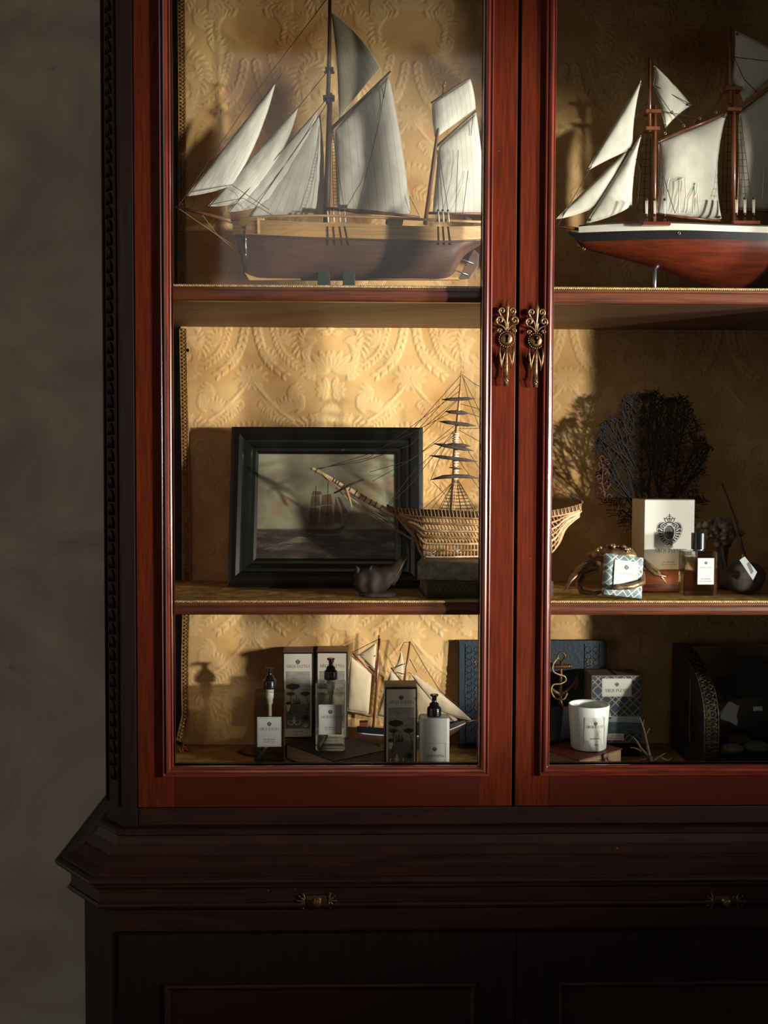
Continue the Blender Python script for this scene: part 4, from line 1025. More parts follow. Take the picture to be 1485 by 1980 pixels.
m = MB(); m.box(-ow / 2 - .004, ow / 2 + .004, .0005, .004, z0 - .004, z0 + oh + .004); cv = m.build('canvas', 'old_oil_painting', pic)
P = Print(flat_mp(0, .0005, z0, .00015))
P.put(fan([(-.044, .066), (-.045, .060), (-.030, .056), (.02, .056), (.032, .060), (.046, .074), (.03, .068), (0, .063)]), 1)
for a, b, c, d in (((-.040, .073), (-.036, .116), (-.016, .114), (-.018, .074)), ((-.016, .074), (-.012, .118), (.012, .121), (.016, .075)), ((-.036, .117), (-.034, .140), (-.016, .142), (-.014, .119)), ((-.012, .120), (-.010, .143), (.010, .146), (.014, .122)), ((-.034, .141), (-.031, .153), (-.012, .152), (-.012, .144)), ((.016, .078), (.020, .140), (.030, .112), (.034, .080)), ((.024, .140), (.030, .138), (.048, .104), (.038, .102))):
    P.put([[a, d, c, b]], 0)
P.put(ribbon([(-.025, .07), (-.024, .165)], .0014) + ribbon([(.002, .07), (.003, .172)], .0014) + ribbon([(.03, .066), (.056, .098)], .0012), 1)
for i in range(9): P.put(ribbon([(-.14 + .033 * i, .020 + .012 * ((i * 5) % 4)), (-.125 + .033 * i, .024 + .012 * ((i * 5) % 4)), (-.105 + .033 * i, .021 + .012 * ((i * 5) % 4))], [.0006, .003, .0005]), 2, lift=.5)
P.put(ribbon([(-.05, .057), (0, .052), (.05, .058)], [.001, .004, .001]), 2, lift=2)
P.build('painted_ship', cv, ('paint_ship', 'paint_dark', 'paint_foam'))['kind'] = 'stuff'

# ------------------------------------------------------------------ books
mat('old_pages', lin(168, 140, 100), rough=0.85, col2=lin(128, 100, 66), scale=8, stretch=(1, 1, 60), bump=0.3, bscale=30)
mat('grey_cover', lin(142, 134, 120), rough=0.6, col2=lin(96, 88, 76), scale=60, bump=0.6, bscale=160)
mat('black_green_cover', lin(60, 60, 48), rough=0.55, col2=lin(34, 34, 28), scale=50, bump=0.5, bscale=120)
mat('tooled_gold', lin(130, 104, 58), rough=0.5, metal=0.4, col2=lin(80, 64, 38), scale=200)
mat('brown_calf', lin(158, 82, 36), rough=0.45, col2=lin(110, 50, 22), scale=30, stretch=(.4, 1, 3), bump=0.3, bscale=80)
mat('red_leather', lin(110, 32, 22), rough=0.5, col2=lin(78, 22, 16), scale=40, bump=0.4, bscale=120)
mat('dark_leather', lin(48, 36, 30), rough=0.55, col2=lin(34, 26, 22), scale=50, bump=0.4, bscale=150, speck=lin(130, 104, 76), speck_t=.74, speck_s=50)
mat('pale_page_edge', lin(208, 196, 168), rough=0.8, col2=lin(170, 156, 126), scale=8, stretch=(1, 1, 70))
mat('blue_binding', lin(24, 40, 52), rough=0.5, col2=lin(17, 28, 37), scale=14, bump=0.35, bscale=140)
def book(name, label, x, Y, z, w_, d, h, rot, cover, pages='old_pages', spine='+x', group=None):
    """lying book; w_ along local x, d along local y; spine side given"""
    r = thing(name, label, 'book', (x, Y, z), (0, 0, rot), group)
    t = .0022; e = .003
    m = MB(); m.box(-w_ / 2, w_ / 2, -d / 2, d / 2, 0, t); m.box(-w_ / 2, w_ / 2, -d / 2, d / 2, h - t, h)
    n = 8
    def sp(u, v):
        a = -PI / 2 + PI * u; bulge = .004 * math.cos(a)
        if spine == '+x': return (w_ / 2 + bulge - .001, -d / 2 + d * v, h / 2 + math.sin(a) * h / 2)
        if spine == '-x': return (-w_ / 2 - bulge + .001, d / 2 - d * v, h / 2 + math.sin(a) * h / 2)
        if spine == '-y': return (-w_ / 2 + w_ * (1 - v), -d / 2 - bulge + .001, h / 2 + math.sin(a) * h / 2)
        return (-w_ / 2 + w_ * v, d / 2 + bulge - .001, h / 2 + math.sin(a) * h / 2)
    m.grid(sp, 8, 6, uv=False)
    c = m.build('cover', cover, r, bev=.0008)
    m = MB()
    i = {'+x': (e, 0, e, e), '-x': (0, e, e, e), '-y': (e, e, 0, e), '+y': (e, e, e, 0)}[spine]
    m.box(-w_ / 2 + i[0], w_ / 2 - i[1], -d / 2 + i[2], d / 2 - i[3], t, h - t); m.build('pages', pages, r)
    return r, c
def stand_on(Y, px): return at(px, 900, Y).x
bx = at(925, 1140, .16).x
r1, c1 = book('old_book', 'black-green tooled leather book lying lowest under the wicker ship', bx + .012, .185, SH2 + .003, .260, .19, .0345, math.radians(2), 'black_green_cover', spine='-y')
m = MB()
for i in range(26):                                     # gilt tooling on the spine
    x = -.125 + i * .0098
    m.tube([(x + .004 * math.cos(a), -.0995 - .0003, .017 + .009 * math.sin(a) * (1 if i % 2 else .8)) for a in [2 * PI * k / 9 for k in range(9)]], .0006, n=4, closed=True)
    m.tube([(x - .003, -.0993, .006), (x + .003, -.0995, .017), (x - .002, -.0993, .028)], .0006, n=4)
for x in (-.126, -.104): m.tube([(x, -.0965, .001), (x, -.0999, .017), (x, -.0965, .034)], .0011, n=4)
m.build('spine_tooling', 'tooled_gold', c1)['kind'] = 'stuff'
book('old_book', 'worn grey-brown book lying on the black-green one, beneath the wicker hull', bx + .010, .180, SH2 + .003 + .0352, .262, .185, .036, math.radians(-7), 'grey_cover', spine='-y')
BOOKTOP = SH2 + .003 + .0352 + .036

# ------------------------------------------------------------------ wicker ship
mat('wicker', lin(190, 148, 100), rough=0.65, col2=lin(140, 100, 62), scale=40, bump=0.3, bscale=120)
mat('wicker_pale', lin(214, 184, 144), rough=0.6, col2=lin(168, 134, 96), scale=60, bump=0.2, bscale=150)
mat('wicker_brown', lin(120, 84, 54), rough=0.7, col2=lin(86, 58, 38), scale=60, bump=0.3, bscale=150)
mat('dark_wrapped_yard', lin(70, 54, 44), rough=0.8, col2=lin(48, 36, 30), scale=120, bump=0.5, bscale=200)
WY = .20
wo = at(930, 1096, WY)
wsh = thing('model_ship', 'open wickerwork model ship with long bowsprit and bare wrapped yards, standing on two books', 'model ship', (wo.x, WY, BOOKTOP + .0018))
S = Ship(wsh, WY)
zoff = S.p(930, 1097).z
S.o.z += zoff                                            # keel line rests on the upper book
shT = [(736, 985), (760, 999), (800, 1003), (860, 1005), (930, 1008), (1000, 1009), (1060, 1006), (1100, 999), (1127, 991)]
shM = [(762, 1010), (800, 1017), (860, 1020), (930, 1022), (1000, 1022), (1060, 1019), (1100, 1012), (1127, 1003)]
shB = [(768, 1020), (790, 1050), (806, 1066), (818, 1092), (830, 1097), (930, 1096), (1000, 1095), (1060, 1090), (1076, 1076), (1092, 1042), (1127, 1012)]
def wb(x):
    u = min(1, max(0, (x - 745) / 150)); e = max(0, (x - 1010) / 117)
    return .056 * max(.03, math.sin(u * PI / 2)) ** .8 * (1 - .45 * e * e)
def wpt(x, v, sg, lift=0):
    y = sinterp(x, shM) * (1 - v) + sinterp(x, shB) * v
    return S.p(x, y, sg * (wb(x) * max(.12, 1 - (v * .92) ** 2.6) ** .6 + lift))
xs = [772 + (1120 - 772) * i / 60 for i in range(61)]
for sg, nm in ((-1, 'weave_band'), (1, 'weave_band')):
    for v in (.0, .16, .34, .5, .66, .82, .985):
        m = MB(); P_ = [wpt(x, v, sg, .0016) for x in xs if not (v > .3 and x < 772 + 46 * v + 0)]
        m.tube(P_, .0022 if v not in (.66, .34) else .0027, n=6); m.build(nm, 'wicker_pale' if v in (.34, .66, .985) else 'wicker', wsh)
    m = MB()
    for i in range(52):                                  # stakes: upright low down, slanted above
        x = 780 + (1118 - 780) * i / 52
        lo = [wpt(x, v, sg) for v in (1.0, .85, .66)]; hi = [wpt(x - 13 * k, v, sg, .0006) for k, v in ((0, .66), (.5, .5), (1, .34), (1.5, .16), (1.8, 0))]
        if x > 812: m.tube(lo, .0017, n=4)
        m.tube(hi, .0015, n=4)
        hj = [wpt(min(1125, x + 10 * k), v, sg, -.0008) for k, v in ((0, .66), (.5, .5), (1, .34))]
        m.tube(hj, .0013, n=4)
    o = m.build('stakes', 'wicker', wsh); o['kind'] = 'stuff'
for sg in (-1, 1):
    m = MB()
    for k, dy in enumerate((0, 3.2, 6.4, 9.6)):
        m.tube([S.p(x, sinterp(x, shT) + dy + 2, sg * (wb(x) + .001)) for x in range(748, 1128, 8)], .0019, n=5)
    m.build('gunwale', 'wicker_brown', wsh)
    m = MB()
    for i in range(52):
        x = 762 + i * 7; m.tube([S.p(x, sinterp(x, shT), sg * (wb(x) + .003)), S.p(x + 3, sinterp(x, shM) - 1, sg * (wb(x) + .0045))], .0008, n=4)
    m.build('gunwale_lashing', 'wicker_pale', wsh)['kind'] = 'stuff'
m = MB(); d1 = [S.p(x, sinterp(x, shM) - 3, -wb(x) * .97) for x in range(752, 1126, 12)]; d2 = [S.p(x, sinterp(x, shM) - 3, wb(x) * .97) for x in range(752, 1126, 12)]
m.add(d1 + d2, [(i, i + 1, len(d1) + i + 1, len(d1) + i) for i in range(len(d1) - 1)]); m.build('deck', 'wicker_brown', wsh)
m = MB(); m.tube(bez(S.pts([(764, 1012), (786, 1040), (803, 1060), (812, 1084), (821, 1098)]), 6), .0034, n=7); m.build('stem_post', 'wicker', wsh)
m = MB(); m.tube(S.pts([(819, 1094), (930, 1094), (1062, 1090)]), .003, n=6); m.tube(bez(S.pts([(1062, 1090), (1080, 1070), (1094, 1040), (1124, 1006)]), 6), .0028, n=6); m.build('keel', 'wicker', wsh)
m = MB(); m.tube(bez(S.pts([(604, 925), (640, 945), (690, 975), (742, 1004), (764, 1014)]), 6), [.0030] * 2 + [.0042] * 8 + [.0058] * 8 + [.0070] * 7, n=8); bsp = m.build('bowsprit', 'wicker_pale', wsh)
m = MB()
for (x, y) in ((612, 930), (645, 947), (650, 950), (655, 953), (676, 966), (688, 973), (697, 979), (706, 984), (716, 990), (726, 995), (737, 1001)):
    q = S.p(x, y); t = Vector((.85, 0, -.5)); R_ = .0050 if x < 670 else .0068
    m.tube([q + Vector((-.5 * R_ * math.cos(a), R_ * math.sin(a), -.85 * R_ * math.cos(a) * 1.0)) for a in [2 * PI * k / 8 for k in range(8)]], .0008, n=4, closed=True)
m.build('bowsprit_lashings', 'dark_wrapped_yard', bsp)['kind'] = 'stuff'
S.spar('spritsail_yard', [(646, 973, -.004), (675, 958, -.009), (703, 946, -.012)], [.0016, .0030, .0016], 'dark_wrapped_yard')
S.spar('dolphin_striker', [(668, 958, -.006), (676, 985, -.008), (680, 1000, -.008)], [.0032, .003, .0012], 'wicker_pale')
b = MB(); b.ball(S.p(605, 926), (.0056, .0042, .0040), n=8, k=6); b.build('bowsprit_tip', 'wicker_pale', bsp)
S.spar('fore_mast', [(874, 1008), (879, 940), (881, 870), (886, 820), (892, 735)], [.0056, .0056, .0046, .0036, .0008], 'wicker')
S.spar('mizzen_mast', [(1010, 1010, .0), (1012, 900, 0), (1014, 790, 0)], [.005, .0044, .0012], 'wicker')
m = MB()
for y0, y1 in ((858, 876), (896, 918), (924, 944)):
    q0, q1 = S.p(881, y0), S.p(880, y1)
    for i in range(5): 
        q = q0.lerp(q1, i / 4); m.tube([q + Vector((.0058 * math.cos(a), .0058 * math.sin(a), 0)) for a in [2 * PI * k / 10 for k in range(10)]], .0018, n=4, closed=True)
m.build('mast_wrapping', 'lanyard_white', wsh)
for x0, y0, x1, y1, r_, arch in ((854, 792, 920, 790, .0030, 0), (861, 815, 908, 819, .0034, 0), (848, 834, 921, 843, .0034, 0), (838, 877, 916, 891, .0034, 0), (864, 878, 910, 882, .0032, 0), (830, 900, 924, 912, .0032, 0), (832, 947, 928, 945, .0036, 6), (868, 923, 893, 926, .0016, 0)):
    S.spar('yard', [(x0, y0, -.008), ((3 * x0 + x1) / 4, (3 * y0 + y1) / 4 - arch * .8, -.010), ((x0 + x1) / 2, (y0 + y1) / 2 - arch, -.010), ((x0 + 3 * x1) / 4, (y0 + 3 * y1) / 4 - arch * .8, -.010), (x1, y1, -.008)], [.0006, r_ * 1.2, r_ * 1.25, r_ * 1.2, .0006], 'dark_wrapped_yard', n=7)
S.lines('rigging', [[(606, 926), (700, 912, -.004), (793, 880, -.006), (888, 790)], [(608, 927), (712, 905), (889, 775)], [(612, 928), (720, 895), (886, 810)], [(715, 932), (790, 910), (882, 850)], [(720, 950), (800, 905), (884, 838)], [(750, 995), (800, 930), (880, 858)], [(752, 996), (790, 960), (884, 845)],
                    [(800, 847), (891, 745)], [(812, 846), (889, 762)], [(820, 845), (886, 790)], [(893, 743), (918, 762), (960, 780)], [(895, 748), (905, 790), (940, 880), (1010, 1000)], [(893, 745), (935, 830), (1000, 930)], [(890, 800), (935, 812), (1010, 815)], [(888, 812), (935, 828), (1010, 850)], [(887, 848), (1010, 846)], [(886, 850), (940, 880), (1010, 895)],
                    [(885, 860), (930, 930), (985, 1005)], [(884, 905), (945, 990), (960, 1005)], [(882, 946), (820, 1002)], [(880, 946), (835, 1002)], [(836, 950), (860, 975), (868, 1000)], [(924, 947), (945, 990)], [(832, 949), (852, 900), (862, 880)],
                    [(1012, 810), (1060, 930), (1124, 988)], [(1013, 800), (1050, 900), (1096, 970)], [(1012, 900), (1075, 955), (1105, 985)], [(1012, 850), (1074, 940), (1118, 985)]], .0006, 'rigging_dark')['kind'] = 'stuff'
S.lines('bowsprit_stays', [[(616, 930, -.004), (700, 1000, -.006), (800, 1063, -.006)], [(616, 932, .004), (690, 1000, .006), (802, 1066, .004)], [(682, 985, -.006), (740, 1020, -.006), (770, 1040, -.006)], [(682, 990, 0), (760, 1045, 0)]], .0009, 'wicker_pale')
ladder(S, 'shrouds', [(878, 948, -.01), (848, 1005, -.056)], [(886, 948, -.01), (920, 1005, -.056)], 9, mid=4, r=.0006)
ladder(S, 'shrouds', [(878, 948, .01), (852, 1005, .056)], [(886, 948, .01), (916, 1005, .056)], 9, mid=4, r=.0006)
b = MB(); q = S.p(1124, 990, -.01); b.ball(q, .0045, n=8, k=5); b.tube([q, q + Vector((-.004, -.004, -.012))], .001, n=4); b.build('stern_block', 'dark_wrapped_yard', wsh)
mat('verdigris_paint', lin(64, 138, 112), rough=.7, col2=lin(40, 96, 80), scale=80)
b = MB(); b.tube([wpt(x, .45, -1, .003) for x in (1100, 1108, 1116)], [.001, .0026, .001], n=6); b.build('green_patch', 'verdigris_paint', wsh)
for x, y in ((832, 1090), (880, 1086)):
    b = MB(); q = S.p(x, y, -.052)
    for i in range(7): b.tube([q + Vector((random.uniform(-.012, .012), random.uniform(-.003, .001), random.uniform(-.006, .008))), q + Vector((random.uniform(-.012, .012), -.003, random.uniform(-.006, .008)))], .0009, n=4)
    b.build('lashing', 'lanyard_white', wsh)['kind'] = 'stuff'

# ------------------------------------------------------------------ dark ornament before the picture
mat('dark_bronze_shell', lin(62, 50, 42), rough=0.75, col2=lin(36, 30, 27), scale=40, bump=0.8, bscale=60, spec=.25)
o0 = at(730, 1153, .115)
orn = thing('carved_bird', 'small dark brown ornament with upswept striped tail, before the black picture frame', 'ornament', (o0.x, .125, SH2 + .003))
m = MB()
def bp(u, v):
    a = 2 * PI * v; x = -.048 + .092 * u
    rz = .030 * math.sin(PI * min(1, .10 + .9 * u)) ** .6; ry = .026 * math.sin(PI * min(1, .06 + .9 * u)) ** .6
    cz = .030 + .018 * max(0, u - .55) / .45
    return (x + .002 * math.sin(5 * a), ry * math.cos(a) * (1 + .08 * math.sin(6 * u * PI)), max(.0005, cz + rz * math.sin(a) + .003 * noise.noise(Vector((u * 9, math.cos(a) * 2, math.sin(a) * 2)))))
m.grid(bp, 20, 20, uv=False); m.build('body', 'dark_bronze_shell', orn)
m = MB(); m.tube([(.020, 0, .034), (.034, 0, .048), (.050, 0, .070), (.062, .0, .086)], [.020, .016, .011, .004], n=10, flat=.7)
tl = m.build('tail', 'dark_bronze_shell', orn)
m = MB()
mat('tail_stripe', lin(128, 118, 86), rough=.5)
for k in range(6): m.tube([(.036 + .004 * k, -.0125 + .001 * k, .040 + .006 * k), (.046 + .003 * k, -.010 + .001 * k, .056 + .0045 * k), (.054 + .002 * k, -.006, .074 + .002 * k)], .0009, n=4)
m.build('tail_stripes', 'tail_stripe', tl)
for s, x in ((-1, -.043), (1, -.014)):
    m = MB(); m.tube([(x, -.010, .050), (x - .002 * s, -.012, .058), (x + .003 * s, -.012, .064)], [.006, .004, .0006], n=6); m.build('crest_tip', 'dark_bronze_shell', orn)
m = MB(); m.lathe([(.034, 0), (.036, .004), (.030, .009), (.0, .010)], n=20, sx=1.1, sy=.75); m.build('foot', 'dark_bronze_shell', orn)
# ------------------------------------------------------------------ right side of the middle shelf
mat('bronze', lin(150, 120, 84), rough=0.4, metal=0.55, col2=lin(82, 62, 42), scale=60, bump=0.5, bscale=90, rvar=.2)
cr = thing('crab_figure', 'bronze crab with spread legs, claws clasping a wrapped soap', 'ornament', (at(1190, 1140, .14).x, .155, SH2 + .003))
Sx = Ship(cr, .155)
m = MB()
def cp(u, v):
    a = 2 * PI * u; t = PI * v; n_ = noise.noise(Vector((math.cos(a) * 3, math.sin(a) * 3, t * 2)))
    r = math.sin(t) * (1 + .10 * math.sin(9 * a) * math.sin(t))
    return (.050 * r * math.cos(a), .034 * r * math.sin(a) + .012, .080 + .017 * -math.cos(t) + (.006 * abs(noise.noise(Vector((math.cos(a) * r * 7, math.sin(a) * r * 7, 3)))) + .004 * n_) * math.sin(t))
m.grid(cp, 30, 16, uv=False); bod = m.build('shell', 'bronze', cr)
m = MB()
for i in range(40):
    a = random.uniform(0, 2 * PI); r = random.uniform(.1, .9); x, y = .046 * r * math.cos(a), .012 + .030 * r * math.sin(a)
    m.ball((x, y, .080 + .017 * math.sqrt(max(0, 1 - r * r)) + .003), random.uniform(.0025, .006), n=6, k=4, wob=.4, ws=200)
m.build('shell_knobs', 'bronze', bod)['kind'] = 'stuff'
def limb(name, P, r): m = MB(); m.tube(Sx.pts(P), r, n=8); return m.build(name, 'bronze', cr)
limb('leg', [(1158, 1088, .0), (1130, 1096, -.02), (1106, 1115, -.035), (1088, 1146, -.045)], [.006, .0062, .0048, .001])
limb('leg', [(1158, 1096, -.01), (1128, 1100, -.03), (1104, 1122, -.04), (1092, 1144, -.05)], [.005, .0056, .0044, .001])
limb('leg', [(1160, 1092, .03), (1138, 1085, .04), (1116, 1100, .04), (1100, 1130, .03)], [.005, .005, .004, .001])
limb('leg', [(1222, 1090, .0), (1245, 1085, -.02), (1270, 1104, -.035), (1289, 1128, -.045)], [.006, .0056, .0046, .001])
limb('leg', [(1222, 1096, -.005), (1246, 1092, -.03), (1266, 1110, -.042), (1288, 1115, -.05)], [.005, .005, .0044, .001])
limb('leg', [(1222, 1092, .02), (1240, 1084, .03), (1262, 1098, .03), (1286, 1112, .02)], [.005, .005, .004, .001])
limb('claw', [(1225, 1104, -.02), (1241, 1110, -.060), (1243, 1126, -.092), (1222, 1134, -.106), (1196, 1136, -.109), (1178, 1139, -.108)], [.006, .007, .006, .0058, .0052, .0012])
limb('claw', [(1155, 1104, -.01), (1128, 1112, -.02), (1118, 1128, -.03), (1124, 1144, -.042), (1150, 1148, -.05), (1172, 1142, -.062)], [.006, .007, .0066, .006, .005, .0012])
for sx_ in (1208, 1226): limb('eye_stalk', [(sx_, 1086, -.02), (sx_ + 2, 1080, -.024)], [.003, .0034])
for q in cr.children:
    pass

# wrapped soap held by the crab
def lattice_mat(name, base, line, base2, sz, lw):
    m = mat(name, base, rough=.6)
    nt = m.node_tree; N, K = nt.nodes, nt.links; p = N['Principled BSDF']; tc = N['Texture Coordinate']
    sx = N.new('ShaderNodeSeparateXYZ'); K.new(tc.outputs['Object'], sx.inputs[0])
    def M_(op, a, b=None, c=None):
        n = N.new('ShaderNodeMath'); n.operation = op
        for i, q in enumerate((a, b, c)):
            if q is None: continue
            if isinstance(q, (int, float)): n.inputs[i].default_value = q
            else: K.new(q, n.inputs[i])
        return n.outputs[0]
    u = M_('MULTIPLY', M_('ADD', sx.outputs['X'], sx.outputs['Z']), 1 / sz); v = M_('MULTIPLY', M_('SUBTRACT', sx.outputs['X'], sx.outputs['Z']), 1 / sz)
    fu, fv = M_('FRACT', M_('ADD', u, 100)), M_('FRACT', M_('ADD', v, 100))
    def bar(f, c): return M_('LESS_THAN', M_('ABSOLUTE', M_('SUBTRACT', f, c)), lw)
    ln = M_('MAXIMUM', M_('MAXIMUM', bar(fu, .25), bar(fv, .25)), M_('MAXIMUM', bar(fu, .62), bar(fv, .62)))
    sq = M_('MULTIPLY', M_('LESS_THAN', M_('ABSOLUTE', M_('SUBTRACT', fu, .435)), .19), M_('LESS_THAN', M_('ABSOLUTE', M_('SUBTRACT', fv, .435)), .19))
    m1 = N.new('ShaderNodeMix'); m1.data_type = 'RGBA'; K.new(sq, m1.inputs['Factor']); m1.inputs['A'].default_value = base; m1.inputs['B'].default_value = base2
    m2 = N.new('ShaderNodeMix'); m2.data_type = 'RGBA'; K.new(ln, m2.inputs['Factor']); K.new(m1.outputs['Result'], m2.inputs['A']); m2.inputs['B'].default_value = line
    K.new(m2.outputs['Result'], p.inputs['Base Color'])
    return m
lattice_mat('blue_lattice_paper', lin(100, 118, 124), lin(180, 182, 166), lin(74, 94, 102), .036, .045)
lattice_mat('navy_lattice_card', lin(48, 66, 84), lin(150, 138, 110), lin(34, 50, 66), .040, .04)
sp0 = at(1201, 1157, .075)
soap = thing('wrapped_soap', 'square soap in pale blue lattice paper with white label, clasped by the bronze crab', 'soap', (sp0.x, .072, SH2 + .0075), (math.radians(-14), math.radians(7), math.radians(4)))
m = MB()
sw, sh_, sd = .079, .084, .026
def sf(u, v, back=False):
    x, z = (u - .5) * sw, v * sh_
    e = min(u, 1 - u, v, 1 - v); y = -sd / 2 + .006 * max(0, 1 - e / .12) ** 2 + .0012 * noise.noise(Vector((x * 60, z * 60, 1)))
    return (x, y, z)
m.grid(sf, 16, 16, uv=False); m.grid(lambda u, v: (lambda q: (q[0], -q[1], q[2]))(sf(1 - u, v)), 16, 16, uv=False)
y0 = sd / 2 - .006
for a, b in (((-sw / 2, 0), (sw / 2, 0)), ((sw / 2, 0), (sw / 2, sh_)), ((sw / 2, sh_), (-sw / 2, sh_)), ((-sw / 2, sh_), (-sw / 2, 0))):
    m.add([(a[0], -y0, a[1]), (b[0], -y0, b[1]), (b[0], y0, b[1]), (a[0], y0, a[1])], [(0, 1, 2, 3)])
m.build('wrapper', 'blue_lattice_paper', soap)
m = MB(); m.box(-.023, .027, -.0152, -.0142, .020, .072); lb = m.build('label', 'paper_white', soap)
P = Print(flat_mp(.002, -.0152, .047)); P.crest(CREST_S, 0, .011, .006); P.word(0, -.004, .036, 2); P.border(-.0235, .0235, -.025, .0235, .0004); P.build('print', lb)

# brown book, white carton on it, scent bottle
book('old_book', 'thick brown calf book with red band, lying under the white carton', at(1283, 1144, .20).x + .004, .262, SH2 + .0035, .112, .125, .046, 0, 'brown_calf', pages='brown_calf', spine='-y')
mat('book_band', lin(96, 34, 18), rough=.5, col2=lin(70, 24, 14), scale=40)
bk = bpy.data.objects['old_book.002']
m = MB(); m.box(-.0555, .0555, -.0672, -.0630, .008, .015); m.build('spine_band', 'book_band', bk)
mat('carton_white', lin(200, 196, 183), rough=.55, col2=lin(192, 187, 172), scale=10)
cz = SH2 + .0035 + .0465
cy = .205
cL, cR_ = at(1244.5, 1000, cy), at(1342, 1000, cy); ctop = at(1290, 966, cy).z
cw, ch = (cR_.x - cL.x), ctop - cz
wc = thing('perfume_carton', 'tall white carton with black crowned heart crest, standing on the brown book', 'box', ((cL.x + cR_.x) / 2, cy + .046, cz), (0, 0, math.radians(2)))
m = MB(); m.box(-cw / 2, cw / 2, -.046, .046, 0, ch); m.build('carton', 'carton_white', wc, bev=.0007)
m = MB(); m.box(-cw / 2 + .001, cw / 2 - .001, -.0464, .0464, ch - .0012, ch + .0006); m.build('lid_flap', 'print_line', wc)
P = Print(flat_mp(0, -.046, 0, .0001)); P.crest(CREST_B, 0, ch * .530, .0385); P.word(0, ch * .243, cw * .60); P.text('Sea Breeze', 0, ch * .100, .0058); P.text('Eau de Parfum', 0, ch * .062, .0056, 2); P.build('print', wc, ('carton_white', 'ink', 'ink_soft', 'print_line'))

glass_mat('bottle_glass', tint=(.95, .95, .92, 1), rough=.02, ior=1.5, edge=.22, edge_col=(.62, .60, .54, 1))
glass_mat('amber_liquid', tint=(.92, .76, .54, 1), rough=.03, ior=1.2)
glass_mat('clear_soap', tint=(.96, .95, .89, 1), rough=.03, ior=1.2)
mat('cap_black', lin(16, 17, 19), rough=.22, coat=.5)
py_ = .128
pL, pR, pT, pBt = at(1323, 1090, py_), at(1389, 1090, py_), at(1356, 1066, py_), at(1356, 1152, py_)
pw_, ph_ = pR.x - pL.x, pT.z - (SH2 + .003)
pf = thing('perfume_bottle', 'square clear glass scent bottle of amber perfume with black cap', 'bottle', ((pL.x + pR.x) / 2, py_ + .020, SH2 + .003))
def rbox(m, w_, d, z0, z1, r=.006, mi=0, n=6, taper=0.0):
    ring = []
    for cx, cy, a0 in ((w_ / 2 - r, d / 2 - r, 0), (-w_ / 2 + r, d / 2 - r, 90), (-w_ / 2 + r, -d / 2 + r, 180), (w_ / 2 - r, -d / 2 + r, 270)):
        for i in range(n + 1): ring.append((cx + r * math.cos(D_(a0 + 90 * i / n)), cy + r * math.sin(D_(a0 + 90 * i / n))))
    k = len(ring); rows = [(.94, z0), (1, z0 + .003), (1 - taper, z1 - .003), (.95 - taper, z1)]
    vs = [(x * s, y * s, z) for s, z in rows for x, y in ring]
    m.add(vs, [(j * k + i, j * k + (i + 1) % k, (j + 1) * k + (i + 1) % k, (j + 1) * k + i) for j in range(len(rows) - 1) for i in range(k)], mi, True)
    m.add([vs[i] for i in range(k)], [tuple(range(k))[::-1]], mi); m.add([vs[(len(rows) - 1) * k + i] for i in range(k)], [tuple(range(k))], mi)
solid_glass('thick_glass', (.97, .97, .95, 1))
m = MB(); rbox(m, pw_, .042, 0, ph_, .005); m.build('glass_body', 'thick_glass', pf)
m = MB(); rbox(m, pw_ - .012, .030, .010, ph_ - .012, .004); m.build('perfume', 'amber_liquid', pf)
m = MB(); m.lathe([(.0, ph_), (.011, ph_), (.011, ph_ + .004), (.0, ph_ + .004)], n=20); m.build('collar', 'steel', pf)
c1_, c2_ = at(1344, 1050, py_), at(1372, 1050, py_); cH = at(1358, 1031, py_).z - (SH2 + .003)
m = MB(); m.lathe([(0, ph_ + .003), (.0146, ph_ + .003), (.015, ph_ + .004), (.015, cH - .001), (.0145, cH), (0, cH)], n=32, smooth=False); cp_ = m.build('cap', 'cap_black', pf, bev=.0004)
m = MB(); m.box(-.008, .026, -.0225, -.0215, .024, ph_ - .014); lb = m.build('label', 'paper_white', pf)
P = Print(flat_mp(.009, -.0225, (ph_ + .010) / 2)); hh = (ph_ - .038) / 2; P.crest(CREST_S, 0, hh * .62, .0042); P.word(0, hh * .22, .026, 2); P.text('Sea Breeze', 0, -hh * .62, .0044); P.text('Eau de Parfum', 0, -hh * .80, .0042, 2); P.build('print', lb, ('paper_white', 'ink', 'ink_soft', 'print_line'))

